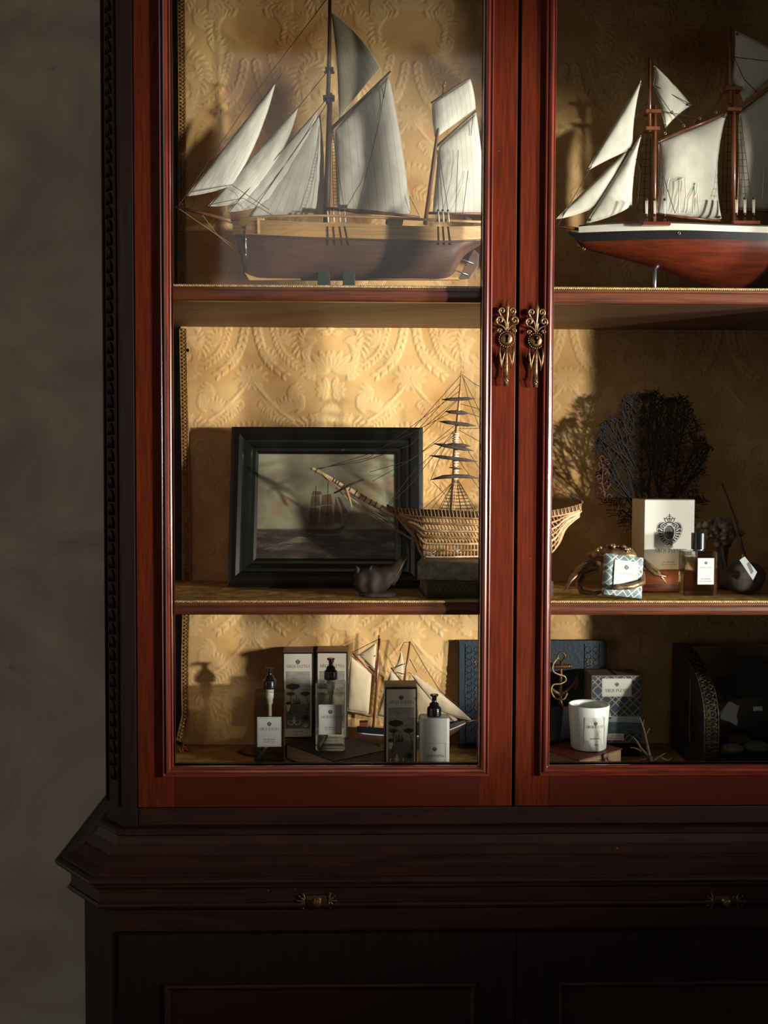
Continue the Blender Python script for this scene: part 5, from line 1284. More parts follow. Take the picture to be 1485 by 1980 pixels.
# ------------------------------------------------------------------ sea fan, coral, stone with stick and tag
mat('sea_fan', lin(46, 34, 30), rough=.85, col2=lin(32, 24, 22), scale=40)
mat('red_coral', lin(120, 70, 48), rough=.8, col2=lin(86, 48, 34), scale=60)
fy = .34
f0 = at(1262, 1100, fy)
fan_t = thing('sea_fan', 'large dark sea fan coral spreading behind the white carton', 'coral', (f0.x, fy, SH2 + .003))
Sf = Ship(fan_t, fy)
m = MB(); random.seed(11)
FC, FRX, FRZ = Vector((-.004, 0, .295)), .124, .140        # outline of the fan
def inside(p):
    a = math.atan2(p.z - FC.z, p.x - FC.x); k = 1 + .05 * math.sin(7 * a + 1) + .04 * math.sin(13 * a)
    return ((p.x - FC.x) / (FRX * k)) ** 2 + ((p.z - FC.z) / (FRZ * k)) ** 2 < 1
def grow(p, a, r, d):
    """one branch growing outward from the foot, forking as it goes, curling at the rim"""
    pts = [p]; n = 0
    while n < 5:
        a = max(-.95, min(.95, a + random.uniform(-.13, .13))); q = p + Vector((math.sin(a) * .011, random.uniform(-.001, .001), math.cos(a) * .011))
        if q.z > .17 and not inside(q):
            s_ = random.choice((-1, 1))
            for k in range(4): a += s_ * .9; p = p + Vector((math.sin(a) * .004, 0, math.cos(a) * .004)); pts.append(p)
            d = 0; break
        p = q; pts.append(p); n += 1
    m.tube(pts, [max(.0008, r - r * .2 * i / len(pts)) for i in range(len(pts))], n=4, cap=False)
    if d > 0:
        grow(p, a + random.uniform(-.34, -.04), r * .84, d - 1); grow(p, a + random.uniform(.04, .34), r * .84, d - 1)
m.tube([(0, 0, 0), (0, 0, .10)], [.006, .0045], n=6)
for a in (-.62, -.46, -.28, -.10, .10, .28, .46, .62): grow(Vector((a * .01, 0, .095)), a, .0026, 7)
o_ = m.build('branches', 'sea_fan', fan_t); o_['kind'] = 'stuff'
m = MB()                                                 # fine net between the branches
for i in range(2200):
    p = FC + Vector((random.uniform(-1, 1) * FRX, random.uniform(-.003, .003), random.uniform(-1.2, 1) * FRZ))
    if (p.z > .2 and not inside(p)) or abs(p.x) > .02 + (p.z - .09) * 1.0: continue
    b_ = math.atan2(p.x, p.z - .06) + random.choice((-1, 1)) * random.uniform(.6, 1.3); q = p + Vector((math.sin(b_), 0, math.cos(b_))) * random.uniform(.010, .022)
    m.tube([p, p.lerp(q, .5) + Vector((random.uniform(-.002, .002), 0, random.uniform(-.002, .002))), q], .0009, n=3, cap=False)
m.build('net', 'sea_fan', fan_t)['kind'] = 'stuff'
m = MB(); m.lathe([(.028, 0), (.026, .006), (.010, .014), (.004, .02), (0, .02)], n=14); m.build('foot', 'sea_fan', fan_t)
rc0 = at(1158, 890, .35)
rcl = thing('red_coral_sprig', 'small reddish curled coral sprig caught on the edge of the dark sea fan', 'coral', (rc0.x, .335, at(1165, 925, .335).z))
m = MB(); q = Vector((0, 0, 0))
for k in range(14):
    c_ = Vector((.003 + .012 * math.sin(k * 1.7) + k * .0005, .0, .045 - .0072 * k)); 
    m.tube([c_ + Vector((.006 * math.cos(t * .8 + k), .002 * math.sin(t), .006 * math.sin(t * .8 + k))) for t in range(7)], .0013, n=4)
m.build('tendrils', 'red_coral', rcl)['kind'] = 'stuff'
m = MB(); m.tube([(.0, 0, .045), (.006, 0, .02), (.004, 0, -.01), (.012, 0, -.05)], .0016, n=5); m.build('stem', 'red_coral', rcl)

mat('pale_coral', lin(158, 140, 118), rough=.9, col2=lin(96, 82, 68), scale=60, bump=1.0, bscale=90)
y_ = .27; g0 = at(1398, 1050, y_)
cor = thing('cauliflower_coral', 'lumpy grey-brown coral head on a dark stem behind the scent bottle', 'coral', (g0.x, y_, SH2 + .003))
Sg = Ship(cor, y_)
random.seed(5)
m = MB()
for (x, y, r) in ((1362, 1020, .017), (1378, 1016, .018), (1394, 1010, .022), (1412, 1016, .020), (1426, 1022, .017), (1386, 1032, .018), (1404, 1034, .019), (1420, 1036, .016), (1370, 1034, .012), (1398, 1022, .022), (1410, 1048, .012), (1390, 1048, .012)):
    for k in range(9):
        m.ball(Sg.p(x + random.uniform(-9, 9), y + random.uniform(-8, 8), random.uniform(-.022, .012)), r * random.uniform(.28, .5), n=9, k=6, wob=.55, ws=120, seed=k)
m.build('coral_lobes', 'pale_coral', cor)['kind'] = 'stuff'
m = MB(); m.tube(Sg.pts([(1398, 1050), (1396, 1085)]) + [Vector((0, 0, .02)), Vector((0, 0, 0))], [.014, .011, .012, .026], n=10); m.build('stem', 'dark_spar', cor)
mat('dark_stone', lin(82, 68, 56), rough=.85, col2=lin(48, 40, 34), scale=50, bump=.7, bscale=60)
y_ = .175; t0 = at(1437, 1150, y_)
st = thing('round_stone', 'rounded dark stone on the shelf with a slanting stick behind it', 'stone', (t0.x, y_, SH2 + .003))
m = MB(); m.ball((0, 0, .034), (.047, .038, .0345), n=24, k=16, wob=.08, ws=25); m.build('stone', 'dark_stone', st)
y_ = .235; t1 = at(1440, 1120, y_)
stk = thing('driftwood_stick', 'thin curved brown stick slanting up behind the round stone', 'stick', (t1.x, y_, SH2 + .003))
Sk = Ship(stk, y_)
m = MB(); m.tube([Vector((.030, -.002, .0))] + bez(Sk.pts([(1446, 1095), (1436, 1064), (1421, 1010), (1405, 962), (1394, 936)]), 5), [.0042] * 16 + [.0036] * 4 + [.0046] * 2, n=7); m.build('shaft', 'wicker_brown', stk)
m = MB(); m.tube(bez(Sk.pts([(1396, 1055, -.004), (1402, 1090, -.004), (1408, 1112, -.004)]), 4) + [Vector((-.026, -.004, .001))], .003, n=6); m.build('twig', 'wicker_brown', stk)
tg0 = at(1437, 1068, .118)
tagp = thing('paper_tag', 'pale blue-white paper tag hanging aslant over the round stone', 'tag', (tg0.x, .118, at(1440, 1125, .118).z))
Sl = Ship(tagp, .118)
mat('tag_paper', lin(190, 200, 198), rough=.7)
m = MB(); m.prism(Sl.pts([(1430, 1083), (1440, 1076), (1464, 1106), (1456, 1122)]), (0, .0012, 0)); tp = m.build('card', 'tag_paper', tagp)
m = MB(); m.prism(Sl.pts([(1444, 1090, -.0004), (1449, 1086, -.0004), (1457, 1105, -.0004), (1453, 1110, -.0004)]), (0, .0003, 0)); m.build('print', 'print_line', tp)
m = MB(); m.tube([Sl.p(1435, 1079), Sl.p(1436, 1070, .05), Sl.p(1438, 1072, .11)], .0008, n=4); m.build('string', 'rigging_tan', tagp)
# ------------------------------------------------------------------ bottom shelf, left
FL = FLR + .0004
book('flat_book', 'flat dark leather book with pale page edges, laid cornerwise under the pump bottle', -.052, .283, FL, .150, .180, .0345, math.radians(38), 'dark_leather', pages='pale_page_edge', spine='+y')
BT = FL + .0348
mat('carton_grey_lid', lin(128, 106, 84), rough=.6, col2=lin(112, 92, 72), scale=20)
mat('carton_black', lin(30, 30, 33), rough=.5)
mat('carton_face', lin(224, 214, 194), rough=.6, col2=lin(216, 205, 184), scale=12)
mat('scene_sky', lin(178, 172, 158), rough=.7, col2=lin(136, 131, 120), scale=26, stretch=(1, 1, 2.5))
mat('scene_sea', lin(120, 119, 109), rough=.7, col2=lin(94, 93, 85), scale=60, stretch=(1, 1, 4))
mat('scene_dark', lin(44, 41, 38), rough=.7, col2=lin(58, 52, 44), scale=200)
mat('scene_light', lin(226, 204, 168), rough=.7)
def carton_print(w_, h):
    """seascape with stone pines printed on the tall cartons"""
    P = Print(flat_mp(0, -.0352, 0, .0001)); fw_ = w_ - .006
    P.put(rc(-fw_ / 2, .004, fw_ / 2, h - .004), 0, lift=0)
    P.crest([(0 if a == 0 else (1 if a == 1 else 2), q) for a, q in CREST_S], 0, h * .885, .0068); P.word(0, h * .818, w_ * .80)
    x0, x1, y0, y1 = -w_ * .40, w_ * .40, h * .115, h * .775
    P.put(rc(x0, y0, x1, y1), 3, lift=.5); sea = h * .40; P.put(rc(x0, y0, x1, sea), 4, lift=.8); P.border(x0, x1, y0, y1, .0005, 1)
    W = x1 - x0
    def tree(tx, ty, cx, cy, r, lean_=0):
        P.put(ribbon(bz2([(tx, ty), (tx + .002, (ty + cy) / 2), (cx, cy)], 4), [.0016] * 5 + [.0012] * 4), 5, lift=2)
        for k in (-1, -.4, .4, 1): P.put(ribbon([(cx - lean_, cy - r * .5), (cx + k * r * .7, cy)], .0007), 5, lift=2)
        P.put(blob(cx, cy + r * .16, r, r * .42, 24, .10, cx * 900, 7), 5, lift=2)
    tree(x0 + W * .18, y0 + W * .55, x0 + W * .30, y0 + (y1 - y0) * .72, W * .29)
    tree(x0 + W * .12, y0 + W * .60, x0 + W * .20, y0 + (y1 - y0) * .60, W * .18)
    tree(x0 + W * .90, y0 + W * .60, x0 + W * .80, y0 + (y1 - y0) * .60, W * .20)
    sx_, sy_ = x0 + W * .44, sea
    P.put(fan([(sx_ - .010, sy_ + .003), (sx_ - .007, sy_ - .001), (sx_ + .007, sy_ - .001), (sx_ + .011, sy_ + .004)]), 5, lift=3)
    for a, t_ in ((-.007, .012), (-.001, .017), (.005, .012)): P.put(fan([(sx_ + a - .003, sy_ + .004), (sx_ + a, sy_ + .004 + t_), (sx_ + a + .004, sy_ + .004)]), 2, lift=3)
    P.put(blob(x0 + W * .10, sea - .006, .0045, .011, 14, .2, 1), 6, lift=3); P.put(blob(x0 + W * .10, sea + .002, .006, .004, 12, .2, 4), 5, lift=4)
    # figures in the water, drawn as pale strokes
    fx, fy_ = x0 + W * .34, y0 + .012
    P.put(ribbon(bz2([(fx - .012, fy_ + .007), (fx - .014, fy_), (fx - .006, fy_ - .003), (fx, fy_ + .002), (fx + .006, fy_ - .003), (fx + .014, fy_), (fx + .013, fy_ + .007)], 4), .0022), 6, lift=3)
    P.put(blob(fx, fy_ + .006, .0032, .006, 12, .1), 6, lift=3); P.put(blob(fx, fy_ + .0135, .0019, .0022, 10, .1), 6, lift=3); P.put(ribbon(bz2([(fx - .006, fy_ + .004), (fx, fy_ + .008), (fx + .007, fy_ + .003)], 4), .0014), 6, lift=4)
    gx_, gy_ = x0 + W * .84, y0 + .004
    for a in range(20, 165, 14): P.put(ribbon(bz2([(gx_, gy_ + .014), (gx_ + .008 * math.cos(D_(a)), gy_ + .014 + .012 * math.sin(D_(a))), (max(x0, min(x1, gx_ + .015 * math.cos(D_(a)))), gy_ + .012 + .017 * math.sin(D_(a)))], 4), [.0018] * 5 + [.0008] * 4), 5, lift=3)
    for a in range(60, 200, 25): P.put(ribbon([(gx_ + .002, gy_), (gx_ + .012 * math.cos(D_(a)), gy_ + .010 * math.sin(D_(a)))], [.002, .0008]), 6, lift=4)
    return P
def carton(label, xl, xr, Yf, z, ytop, kind, rot=0, group=None):
    a, b = at(xl, 1350, Yf), at(xr, 1350, Yf); w_ = b.x - a.x; h = at((xl + xr) / 2, ytop, Yf).z - z
    r = thing('soap_carton', label, 'box', ((a.x + b.x) / 2, Yf + .035, z), (0, 0, math.radians(rot)), group)
    m = MB(); m.box(-w_ / 2, w_ / 2, -.035, .035, 0, h); m.build('carton', 'carton_black', r, bev=.0006)
    m = MB(); m.box(-w_ / 2 + .0015, w_ / 2 - .0015, -.0335, .0345, h - .0006, h + .0007); m.build('lid', 'carton_grey_lid', r)
    P = carton_print(w_, h); P.text('Sea Breeze', 0, h * .070, .0056, 1); P.text(kind, 0, h * .040, .0050, 2)
    P.build('printed_face', r, ('carton_face', 'ink', 'ink_soft', 'scene_sky', 'scene_sea', 'scene_dark', 'scene_light'))
    return r
carton('tall printed soap carton with pine seascape standing left of its pair on the flat book', 546, 604.5, .352, BT, 1261, 'Liquid Soap', 1.5)
carton('tall printed carton with pine seascape half hidden by the black pump of a bottle', 612, 672, .352, BT, 1260, 'Shower Gel', -.5)
carton('tall printed carton with pine seascape on the shelf between toy ship and pale bottle', 744, 806, .165, FL, 1329, 'Liquid Soap', 1)

mat('pump_black', lin(18, 18, 20), rough=.28, coat=.4)
mat('pump_white', lin(224, 222, 210), rough=.4)
mat('dip_tube', lin(196, 200, 176), rough=.35, translucent=.3)
mat('frosted_bottle', lin(206, 206, 194), rough=.45, col2=lin(198, 198, 186), scale=20)
def pump(r, z0, dz, y=0, col='pump_black'):
    m = MB(); m.lathe([(.0, z0), (.0150, z0), (.0152, z0 + .002), (.0146, z0 + .017), (.0135, z0 + .019), (.0105, z0 + .021), (.0095, z0 + .027), (.0060, z0 + .029), (.0048, z0 + .031), (.0048, z0 + .040), (.0070, z0 + .0415), (.0088, z0 + .044), (.0088, z0 + .046), (.0, z0 + .0465)], n=28)
    for k in range(4): m.lathe([(.0150, z0 + .003 + .0035 * k), (.0154, z0 + .0040 + .0035 * k), (.0150, z0 + .005 + .0035 * k)], n=28)
    m.tube([(0, -.004, z0 + .044), (0, -.020, z0 + .0445), (0, -.027, z0 + .041)], [.0046, .0038, .0028], n=8)
    return m.build('pump', col, r)
solid_glass('clear_bottle', (.98, .98, .95, 1), 1.40, .5)
def soap_bottle(label, xl, xr, Yf, z, ytop, kind, tw):
    a, b = at(xl, 1400, Yf), at(xr, 1400, Yf); w_ = b.x - a.x; h = at((xl + xr) / 2, ytop, Yf).z - z; d = .046
    r = thing('pump_bottle', label, 'bottle', ((a.x + b.x) / 2, Yf + d / 2, z), (0, 0, math.radians(tw)))
    m = MB(); rbox(m, w_, d, 0, h, .008); m.build('glass_body', 'clear_bottle', r)
    m = MB(); rbox(m, w_ - .006, d - .006, .004, h - .020, .006); m.build('liquid', 'clear_soap', r)
    pump(r, h + .006, 0)
    m = MB(); m.lathe([(0.0095, h - .004), (.0095, h + .0065), (0, h + .0065)], n=20); m.build('neck', 'clear_bottle', r)
    m = MB(); m.lathe([(0, h + .004), (.0085, h + .004), (.0085, h - .016), (.0068, h - .017), (.0068, h - .028), (.0042, h - .029), (.0042, h - .055), (0, h - .055)][::-1], n=16); m.build('pump_body', 'pump_white', r)
    m = MB(); m.tube([(0, 0, h - .054), (.001, 0, h * .40), (-.012, 0, h * .16), (-.024, 0, .008)], .0034, n=8); m.build('dip_tube', 'dip_tube', r)
    lh = .066; l0 = h * .245
    m = MB(); m.box(-w_ * .385, w_ * .385, -d / 2 - .0008, -d / 2 + .0002, l0, l0 + lh); lb = m.build('label', 'paper_white', r)
    P = Print(flat_mp(0, -d / 2 - .0008, l0)); hw = w_ * .385
    P.crest(CREST_S, 0, lh * .755, .0062); P.word(0, lh * .555, hw * 1.66); P.text('Sea Breeze', 0, lh * .22, .0058); P.text(kind, 0, lh * .145, .0052, 2); P.border(-hw * .94, hw * .94, lh * .04, lh * .96, .0005)
    P.build('print', lb, ('paper_white', 'ink', 'ink_soft', 'print_line'))
    return r
soap_bottle('clear square pump bottle with white label, leftmost on the bottom shelf', 490, 550, .268, FL, 1340, 'Liquid Soap', 2)
soap_bottle('clear square pump bottle with white label standing on the flat dark book', 610, 668, .245, BT, 1322, 'Shower Gel', -1)
a, b = at(812, 1400, .145), at(870, 1400, .145); h = at(840, 1390, .145).z - FL; w_ = b.x - a.x
wb_ = thing('pump_bottle', 'opaque pale grey pump bottle with black pump, right of the third carton', 'bottle', ((a.x + b.x) / 2, .170, FL))
m = MB(); rbox(m, w_, .046, 0, h, .008); m.build('body', 'frosted_bottle', wb_)
pump(wb_, h + .0005, 0)
P = Print(flat_mp(0, -.0232, 0)); P.border(-w_ * .36, w_ * .36, h * .14, h * .60, .0004, 2); P.crest([(3 if q == 0 else q, e) for q, e in CREST_S], 0, h * .50, .0062); P.word(0, h * .37, w_ * .64); P.text('Sea Breeze', 0, h * .24, .0052)
P.build('print', wb_, ('frosted_bottle', 'ink', 'ink_soft', 'frosted_bottle'))
mat('rough_shell', lin(118, 92, 60), rough=.85, col2=lin(58, 44, 32), scale=50, bump=.9, bscale=70)
sq = at(515, 1462, .345)
shl = thing('oyster_shell', 'rough brown oyster shell lying flat behind the leftmost pump bottle', 'shell', (sq.x - .012, .350, FL))
m = MB()
def os_(u, v):
    a = 2 * PI * u; r = v; R_ = 1 + .12 * math.sin(3 * a) + .08 * math.sin(7 * a)
    return (.052 * r * R_ * math.cos(a), .026 * r * R_ * math.sin(a), .0035 + .016 * (1 - r ** 2) + .0035 * abs(noise.noise(Vector((r * 9, a * 2, 1)))) * r)
m.grid(os_, 30, 10, uv=False); m.grid(lambda u, v: (lambda q: (q[0], q[1], .0015))(os_(1 - u, v)), 30, 2, uv=False); m.build('valve', 'rough_shell', shl)
m = MB(); q = at(352, 1447, .38)
for k in range(16): m.tube([(q.x + random.uniform(-.004, .012), .37 + random.uniform(-.01, .01), FL + .001), (q.x + random.uniform(-.012, .02), .37, FL + random.uniform(.006, .018)), (q.x + random.uniform(-.012, .024), .365, FL + random.uniform(.002, .014))], .0012, n=4)
t_ = cb(m, 'frayed_end', 'gold_braid', lin_o); t_['kind'] = 'stuff'

# ------------------------------------------------------------------ small two-masted toy ship
TY = .384
t0 = at(770, 1440, TY)
toy = thing('toy_ship', 'small two-masted toy ship with loose cream sails between the printed cartons', 'model ship', (t0.x, TY, FL))
S = Ship(toy, TY)
def tb(x): return .030 * max(.04, math.sin(min(1, max(0, (905 - x) / 130)) * PI / 2)) ** .7 * (1 - .3 * max(0, (760 - x) / 76) ** 2)
tt = [(690, 1404), (730, 1407), (800, 1410), (860, 1402), (900, 1392)]; tm = [(690, 1417), (730, 1421), (800, 1424), (860, 1414), (900, 1398)]; tbm = [(690, 1432), (730, 1440), (800, 1440), (860, 1428), (900, 1402)]
S.hull('topside', tt, tm, lambda x, v: tb(x), 'black_paint', n=24, k=2)
S.hull('hull', tm, tbm, lambda x, v: tb(x) * max(.1, 1 - v * v) ** .6, 'dark_spar', n=24, k=6)
MB().tube([S.p(x, sinterp(x, tm), -tb(x) - .001) for x in range(690, 901, 14)], .0014, n=5).build('waterline', 'cream_paint', toy)
m = MB(); d1 = [S.p(x, sinterp(x, tt) + 2, -tb(x) * .95) for x in range(690, 901, 14)]; d2 = [S.p(x, sinterp(x, tt) + 2, tb(x) * .95) for x in range(690, 901, 14)]
m.add(d1 + d2, [(i, i + 1, len(d1) + i + 1, len(d1) + i) for i in range(len(d1) - 1)]); m.build('deck', 'varnished_spar', toy)
m = MB(); p, q = S.p(695, 1395), S.p(712, 1406); m.box(p.x, q.x, -.012, .012, q.z, p.z); m.build('deck_house', 'varnished_spar', toy, bev=.001)
m = MB(); p, q = S.p(735, 1436), S.p(840, 1436); m.box(p.x, q.x, -.008, .008, 0, p.z + .004); m.build('stand', 'dark_spar', toy, bev=.001)
S.spar('main_mast', [(721, 1414), (729, 1320), (733, 1228)], [.0030, .0028, .002], 'varnished_spar')
S.spar('main_topmast', [(726, 1320, -.004), (732, 1268, -.004), (735, 1235, -.004)], [.002, .002, .0016], 'varnished_spar')
S.spar('fore_mast', [(772, 1414), (783, 1310), (793, 1240)], [.003, .0028, .0022], 'varnished_spar')
S.spar('main_gaff', [(722, 1303), (700, 1282), (682, 1263)], [.0022, .0022, .0018], 'varnished_spar')
S.spar('fore_gaff', [(777, 1318), (766, 1302), (756, 1291)], [.0022, .0022, .0018], 'varnished_spar')
S.spar('main_boom', [(721, 1384), (695, 1380), (668, 1376)], .0020, 'varnished_spar')
S.spar('bowsprit', [(860, 1406), (895, 1397), (924, 1391)], [.0026, .0024, .0016], 'varnished_spar')
S.sail('mainsail', [(678, 1270), (718, 1303), (712, 1380), (672, 1374)], 'sailcloth_warm', belly=.008, wr=.002, bow=(0, 0, 0, 2), nu=12, nv=14)
S.sail('main_topsail', [(727, 1244, -.002), (724, 1296, -.002), (692, 1266, -.002)], 'sailcloth_warm', belly=.005, wr=.0015, nu=10, nv=10)
S.sail('foresail', [(756, 1297), (776, 1320), (768, 1392), (728, 1384)], 'sailcloth_warm', belly=.008, wr=.002, nu=12, nv=14)
S.sail('fore_topsail', [(775, 1258), (778, 1312), (756, 1300)], 'sailcloth_warm', belly=.003, wr=.001, bow=(0, 3, 0, -4), nu=8, nv=10)
S.sail('jib', [(794, 1302), (912, 1393), (852, 1376)], 'sailcloth_warm', belly=.006, wr=.003, bow=(0, 4, 2, 2), nu=12, nv=16)
S.sail('staysail', [(802, 1304, .004), (888, 1398, .004), (806, 1392, .004)], 'sailcloth_warm', belly=.006, wr=.003, bow=(0, 4, 2, 2), nu=12, nv=16)
S.lines('rigging', [[(732, 1236), (680, 1262)], [(690, 1266, -.004), (726, 1268, -.006)], [(706, 1278, -.004), (726, 1268, -.006)], [(706, 1278, -.004), (724, 1294, -.006)], [(792, 1242), (781, 1242), (773, 1258)], [(795, 1243), (822, 1290), (850, 1335), (918, 1392)], [(792, 1274), (806, 1300)], [(790, 1300), (802, 1308), (880, 1398)], [(760, 1292, -.004), (784, 1283, -.006)], [(768, 1300, -.004), (784, 1304, -.006)], [(721, 1384), (724, 1412)]], .0008, 'rigging_dark')

# ------------------------------------------------------------------ big blue album, anchor
ab, ae = at(887, 1340, .405), at(1172, 1340, .405)
alb = thing('blue_album', 'large upright dark blue album with embossed border leaning behind the centre stiles', 'book', ((ab.x + ae.x) / 2, .392, FL), (math.radians(-3), 0, 0))
aw = ae.x - ab.x; ah = at(900, 1238, .405).z - FL
m = MB(); m.box(-aw / 2, aw / 2, -.001, .002, 0, ah); m.box(-aw / 2, aw / 2, .013, .016, 0, ah); m.box(-aw / 2, -aw / 2 + .003, .0, .015, 0, ah); m.build('cover', 'blue_binding', alb, bev=.001)
m = MB(); m.box(-aw / 2 + .003, aw / 2 - .004, .002, .013, .004, ah - .004); m.build('pages', 'old_pages', alb)
mat('embossing', lin(24, 32, 40), rough=.45)
m = MB()
for s in (-1, 1):
    xb = s * (aw / 2 - .034)
    for k in range(15):
        z = .016 + k * (ah - .03) / 14.5
        for dx, rr in ((-.010, .0075), (.008, .0065)):
            m.tube([(xb + dx + rr * math.cos(t), -.0014, z + rr * math.sin(t)) for t in [2 * PI * i / 12 for i in range(12)]], .0009, n=4, closed=True)
    m.tube([(xb - .019, -.0014, .008), (xb - .019, -.0014, ah - .008)], .001, n=4); m.tube([(xb + .016, -.0014, .008), (xb + .016, -.0014, ah - .008)], .001, n=4)
m.build('embossed_border', 'embossing', alb)['kind'] = 'stuff'
m = MB()
for s in (-1, 1):
    for z in (ah * .38, ah * .54, ah * .80):
        xb = s * (aw / 2 - .042)
        for k in range(6): m.ball((xb + .0055 * math.cos(k * PI / 3), -.0014, z + .0055 * math.sin(k * PI / 3)), (.0023, .0012, .0023), n=6, k=4)
m.build('gilt_flowers', 'tooled_gold', alb)['kind'] = 'stuff'
az = at(1085, 1366, .352).z
m = MB(); 
rb = thing('black_box_book', 'thick black book standing under the anchor behind the white candle', 'book', (at(1090, 1400, .352).x, .366, FL))
bw_, bh_ = .070, az - FL
m.box(-bw_ / 2, bw_ / 2, -.014, -.0125, 0, bh_); m.box(-bw_ / 2, bw_ / 2, .0125, .014, 0, bh_); m.box(bw_ / 2 - .0015, bw_ / 2, -.014, .014, 0, bh_); m.build('cover', 'carton_black', rb, bev=.0005)
m = MB(); m.box(-bw_ / 2 + .002, bw_ / 2 - .0015, -.0125, .0125, .001, bh_ - .0012); m.build('pages', 'dark_leather', rb)
anc = thing('anchor', 'brass anchor ornament wound with rope, upright before the blue album', 'ornament', (at(1085, 1360, .362).x, .362, az))
mat('old_brass', lin(132, 104, 64), rough=.42, metal=.7, col2=lin(84, 64, 40), scale=80, bump=.3, bscale=160)
Sa = Ship(anc, .362)
m = MB(); c_ = Sa.p(1085.5, 1269); m.tube([c_ + Vector((.0085 * math.cos(a), 0, .0085 * math.sin(a))) for a in [2 * PI * i / 18 for i in range(18)]], .0022, n=7, closed=True); m.build('ring', 'old_brass', anc)
m = MB(); m.tube([Sa.p(1085, 1278), Sa.p(1084.5, 1310), Sa.p(1083, 1344)], [.0036, .0034, .0038], n=8); m.build('shank', 'old_brass', anc)
m = MB(); m.tube([Sa.p(1066, 1288.5), Sa.p(1075, 1288.5), Sa.p(1096, 1288.5), Sa.p(1105, 1288)], [.0036, .0052, .0052, .0046], n=8)
for i in range(10): q = Sa.p(1068 + i * 3.8, 1288.5); m.tube([q + Vector((0, .0056 * math.cos(a), .0056 * math.sin(a))) for a in [2 * PI * k / 8 for k in range(8)]], .0010, n=4, closed=True)
m.build('stock', 'old_brass', anc)
for s in (-1, 1):
    f = lambda x, y, d=0: Sa.p(1083.5 + s * (x - 1083.5), y, d)
    m = MB(); m.tube([f(1083, 1344), f(1096, 1336), f(1108, 1326), f(1115, 1314), f(1117, 1305)], [.0052, .0048, .0040, .0034, .0004], n=8); m.build('arm', 'old_brass', anc)
    m = MB(); m.prism([f(1117, 1306, -.003), f(1119, 1322, -.003), f(1113, 1336, -.003), f(1104, 1326, -.003)], (0, .005, 0)); m.build('fluke', 'old_brass', anc, bev=.001)
m = MB(); m.tube([Sa.p(1083, 1345), Sa.p(1084, 1356), Sa.p(1084, 1367)], [.005, .004, .009], n=8); m.build('foot', 'old_brass', anc)
m = MB(); m.tube(bez(Sa.pts([(1079, 1272, -.006), (1070, 1284, -.006), (1070, 1298, -.006), (1080, 1304, -.008), (1092, 1308, -.006), (1094, 1316, -.004), (1084, 1322, -.008), (1070, 1324, -.006), (1066, 1336, -.006), (1074, 1350, -.006), (1090, 1352, -.006), (1097, 1340, -.006)]), 5), .0018, n=6); m.build('rope', 'gold_cord', anc)

# ------------------------------------------------------------------ candle on red book, candle carton, twig
rrot = math.radians(38)
ux, uy = Vector((math.cos(rrot), math.sin(rrot))), Vector((-math.sin(rrot), math.cos(rrot)))
rc_ = Vector((.466, .160)) + ux * .073 + uy * .0575
book('red_book', 'red leather book laid cornerwise under the white candle', rc_.x, rc_.y, FL, .146, .115, .0375, rrot, 'red_leather', pages='old_pages', spine='+y')
RT = FL + .0378
mat('candle_glass', lin(226, 230, 220), rough=.28, coat=.3)
mat('wax', lin(226, 220, 200), rough=.5, translucent=.2)
ccx = at(1138, 1400, .256).x
can = thing('candle', 'white glass candle with paper label standing on the red book', 'candle', (ccx, .2545, RT + .0003))
chh = at(1138, 1361, .2545).z - RT
r0, r1 = .0385, .0455
m = MB(); m.lathe([(0, .0005), (r0 - .003, 0), (r0, .003), (r1 - .0004, chh - .001), (r1 - .001, chh), (r1 - .0035, chh), (r1 - .0045, chh - .004), (r1 - .0060, chh - .03), (0, chh - .03)], n=48); m.build('glass', 'candle_glass', can)
m = MB(); m.lathe([(0, chh - .026), (r1 - .0058, chh - .026), (r1 - .006, chh - .029)][::-1], n=40); m.build('wax', 'wax', can)
m = MB(); m.tube([(0, 0, chh - .026), (.0005, 0, chh - .018), (.0015, 0, chh - .011)], .0011, n=6); m.build('wick', 'pump_white', can)
mat('label_cream', lin(214, 212, 198), rough=.7)
def cyl_mp(rad, a0, z0_):
    def f(a, b, l):
        z = z0_ + b; r = r0 + (r1 - r0) * min(1, max(0, (z - .003) / (chh - .004))) + .0004 + .0003 * l
        t = -PI / 2 + a0 + a / r
        return (r * math.cos(t), r * math.sin(t), z)
    return f
P = Print(cyl_mp(r1, .13, chh * .5))
for i in range(12): P.put(rc(-.024 + .004 * i, -.031, -.020 + .004 * i, .028), 3, lift=0)
P.crest(CREST_S, 0, .0145, .0052); P.word(0, .0050, .042); P.text('Sea Breeze', 0, -.0200, .0050); P.border(-.024, .024, -.031, .028, .0004, 2)
P.build('label', can, ('label_cream', 'ink', 'print_line', 'label_cream'))
ry_ = .312
bl, br_ = at(1143, 1370, ry_), at(1241, 1370, ry_); bz0 = at(1190, 1437, ry_).z; bzt = at(1190, 1306, ry_).z
m = MB(); m.box(-.041, .041, -.034, .034, 0, bz0 - FL - .0003)
ris = thing('riser_block', 'low dark wooden block raising the lattice candle carton', 'block', (br_.x - .0425, ry_ + .039, FL))
m.build('block', 'dark_carcass', ris, bev=.001)
cbx = thing('candle_carton', 'square navy lattice carton with cream label, standing behind the white candle', 'box', ((bl.x + br_.x) / 2, ry_ + .038, bz0), (0, 0, math.radians(0)))
w_ = br_.x - bl.x; h = bzt - bz0
m = MB(); m.box(-w_ / 2, w_ / 2, -.038, .038, 0, h); m.build('carton', 'carton_grey_lid', cbx, bev=.0008)
m = MB(); m.box(-w_ / 2 + .002, w_ / 2 - .002, -.0386, -.0378, .002, h - .002); fc = m.build('lattice_face', 'navy_lattice_card', cbx)
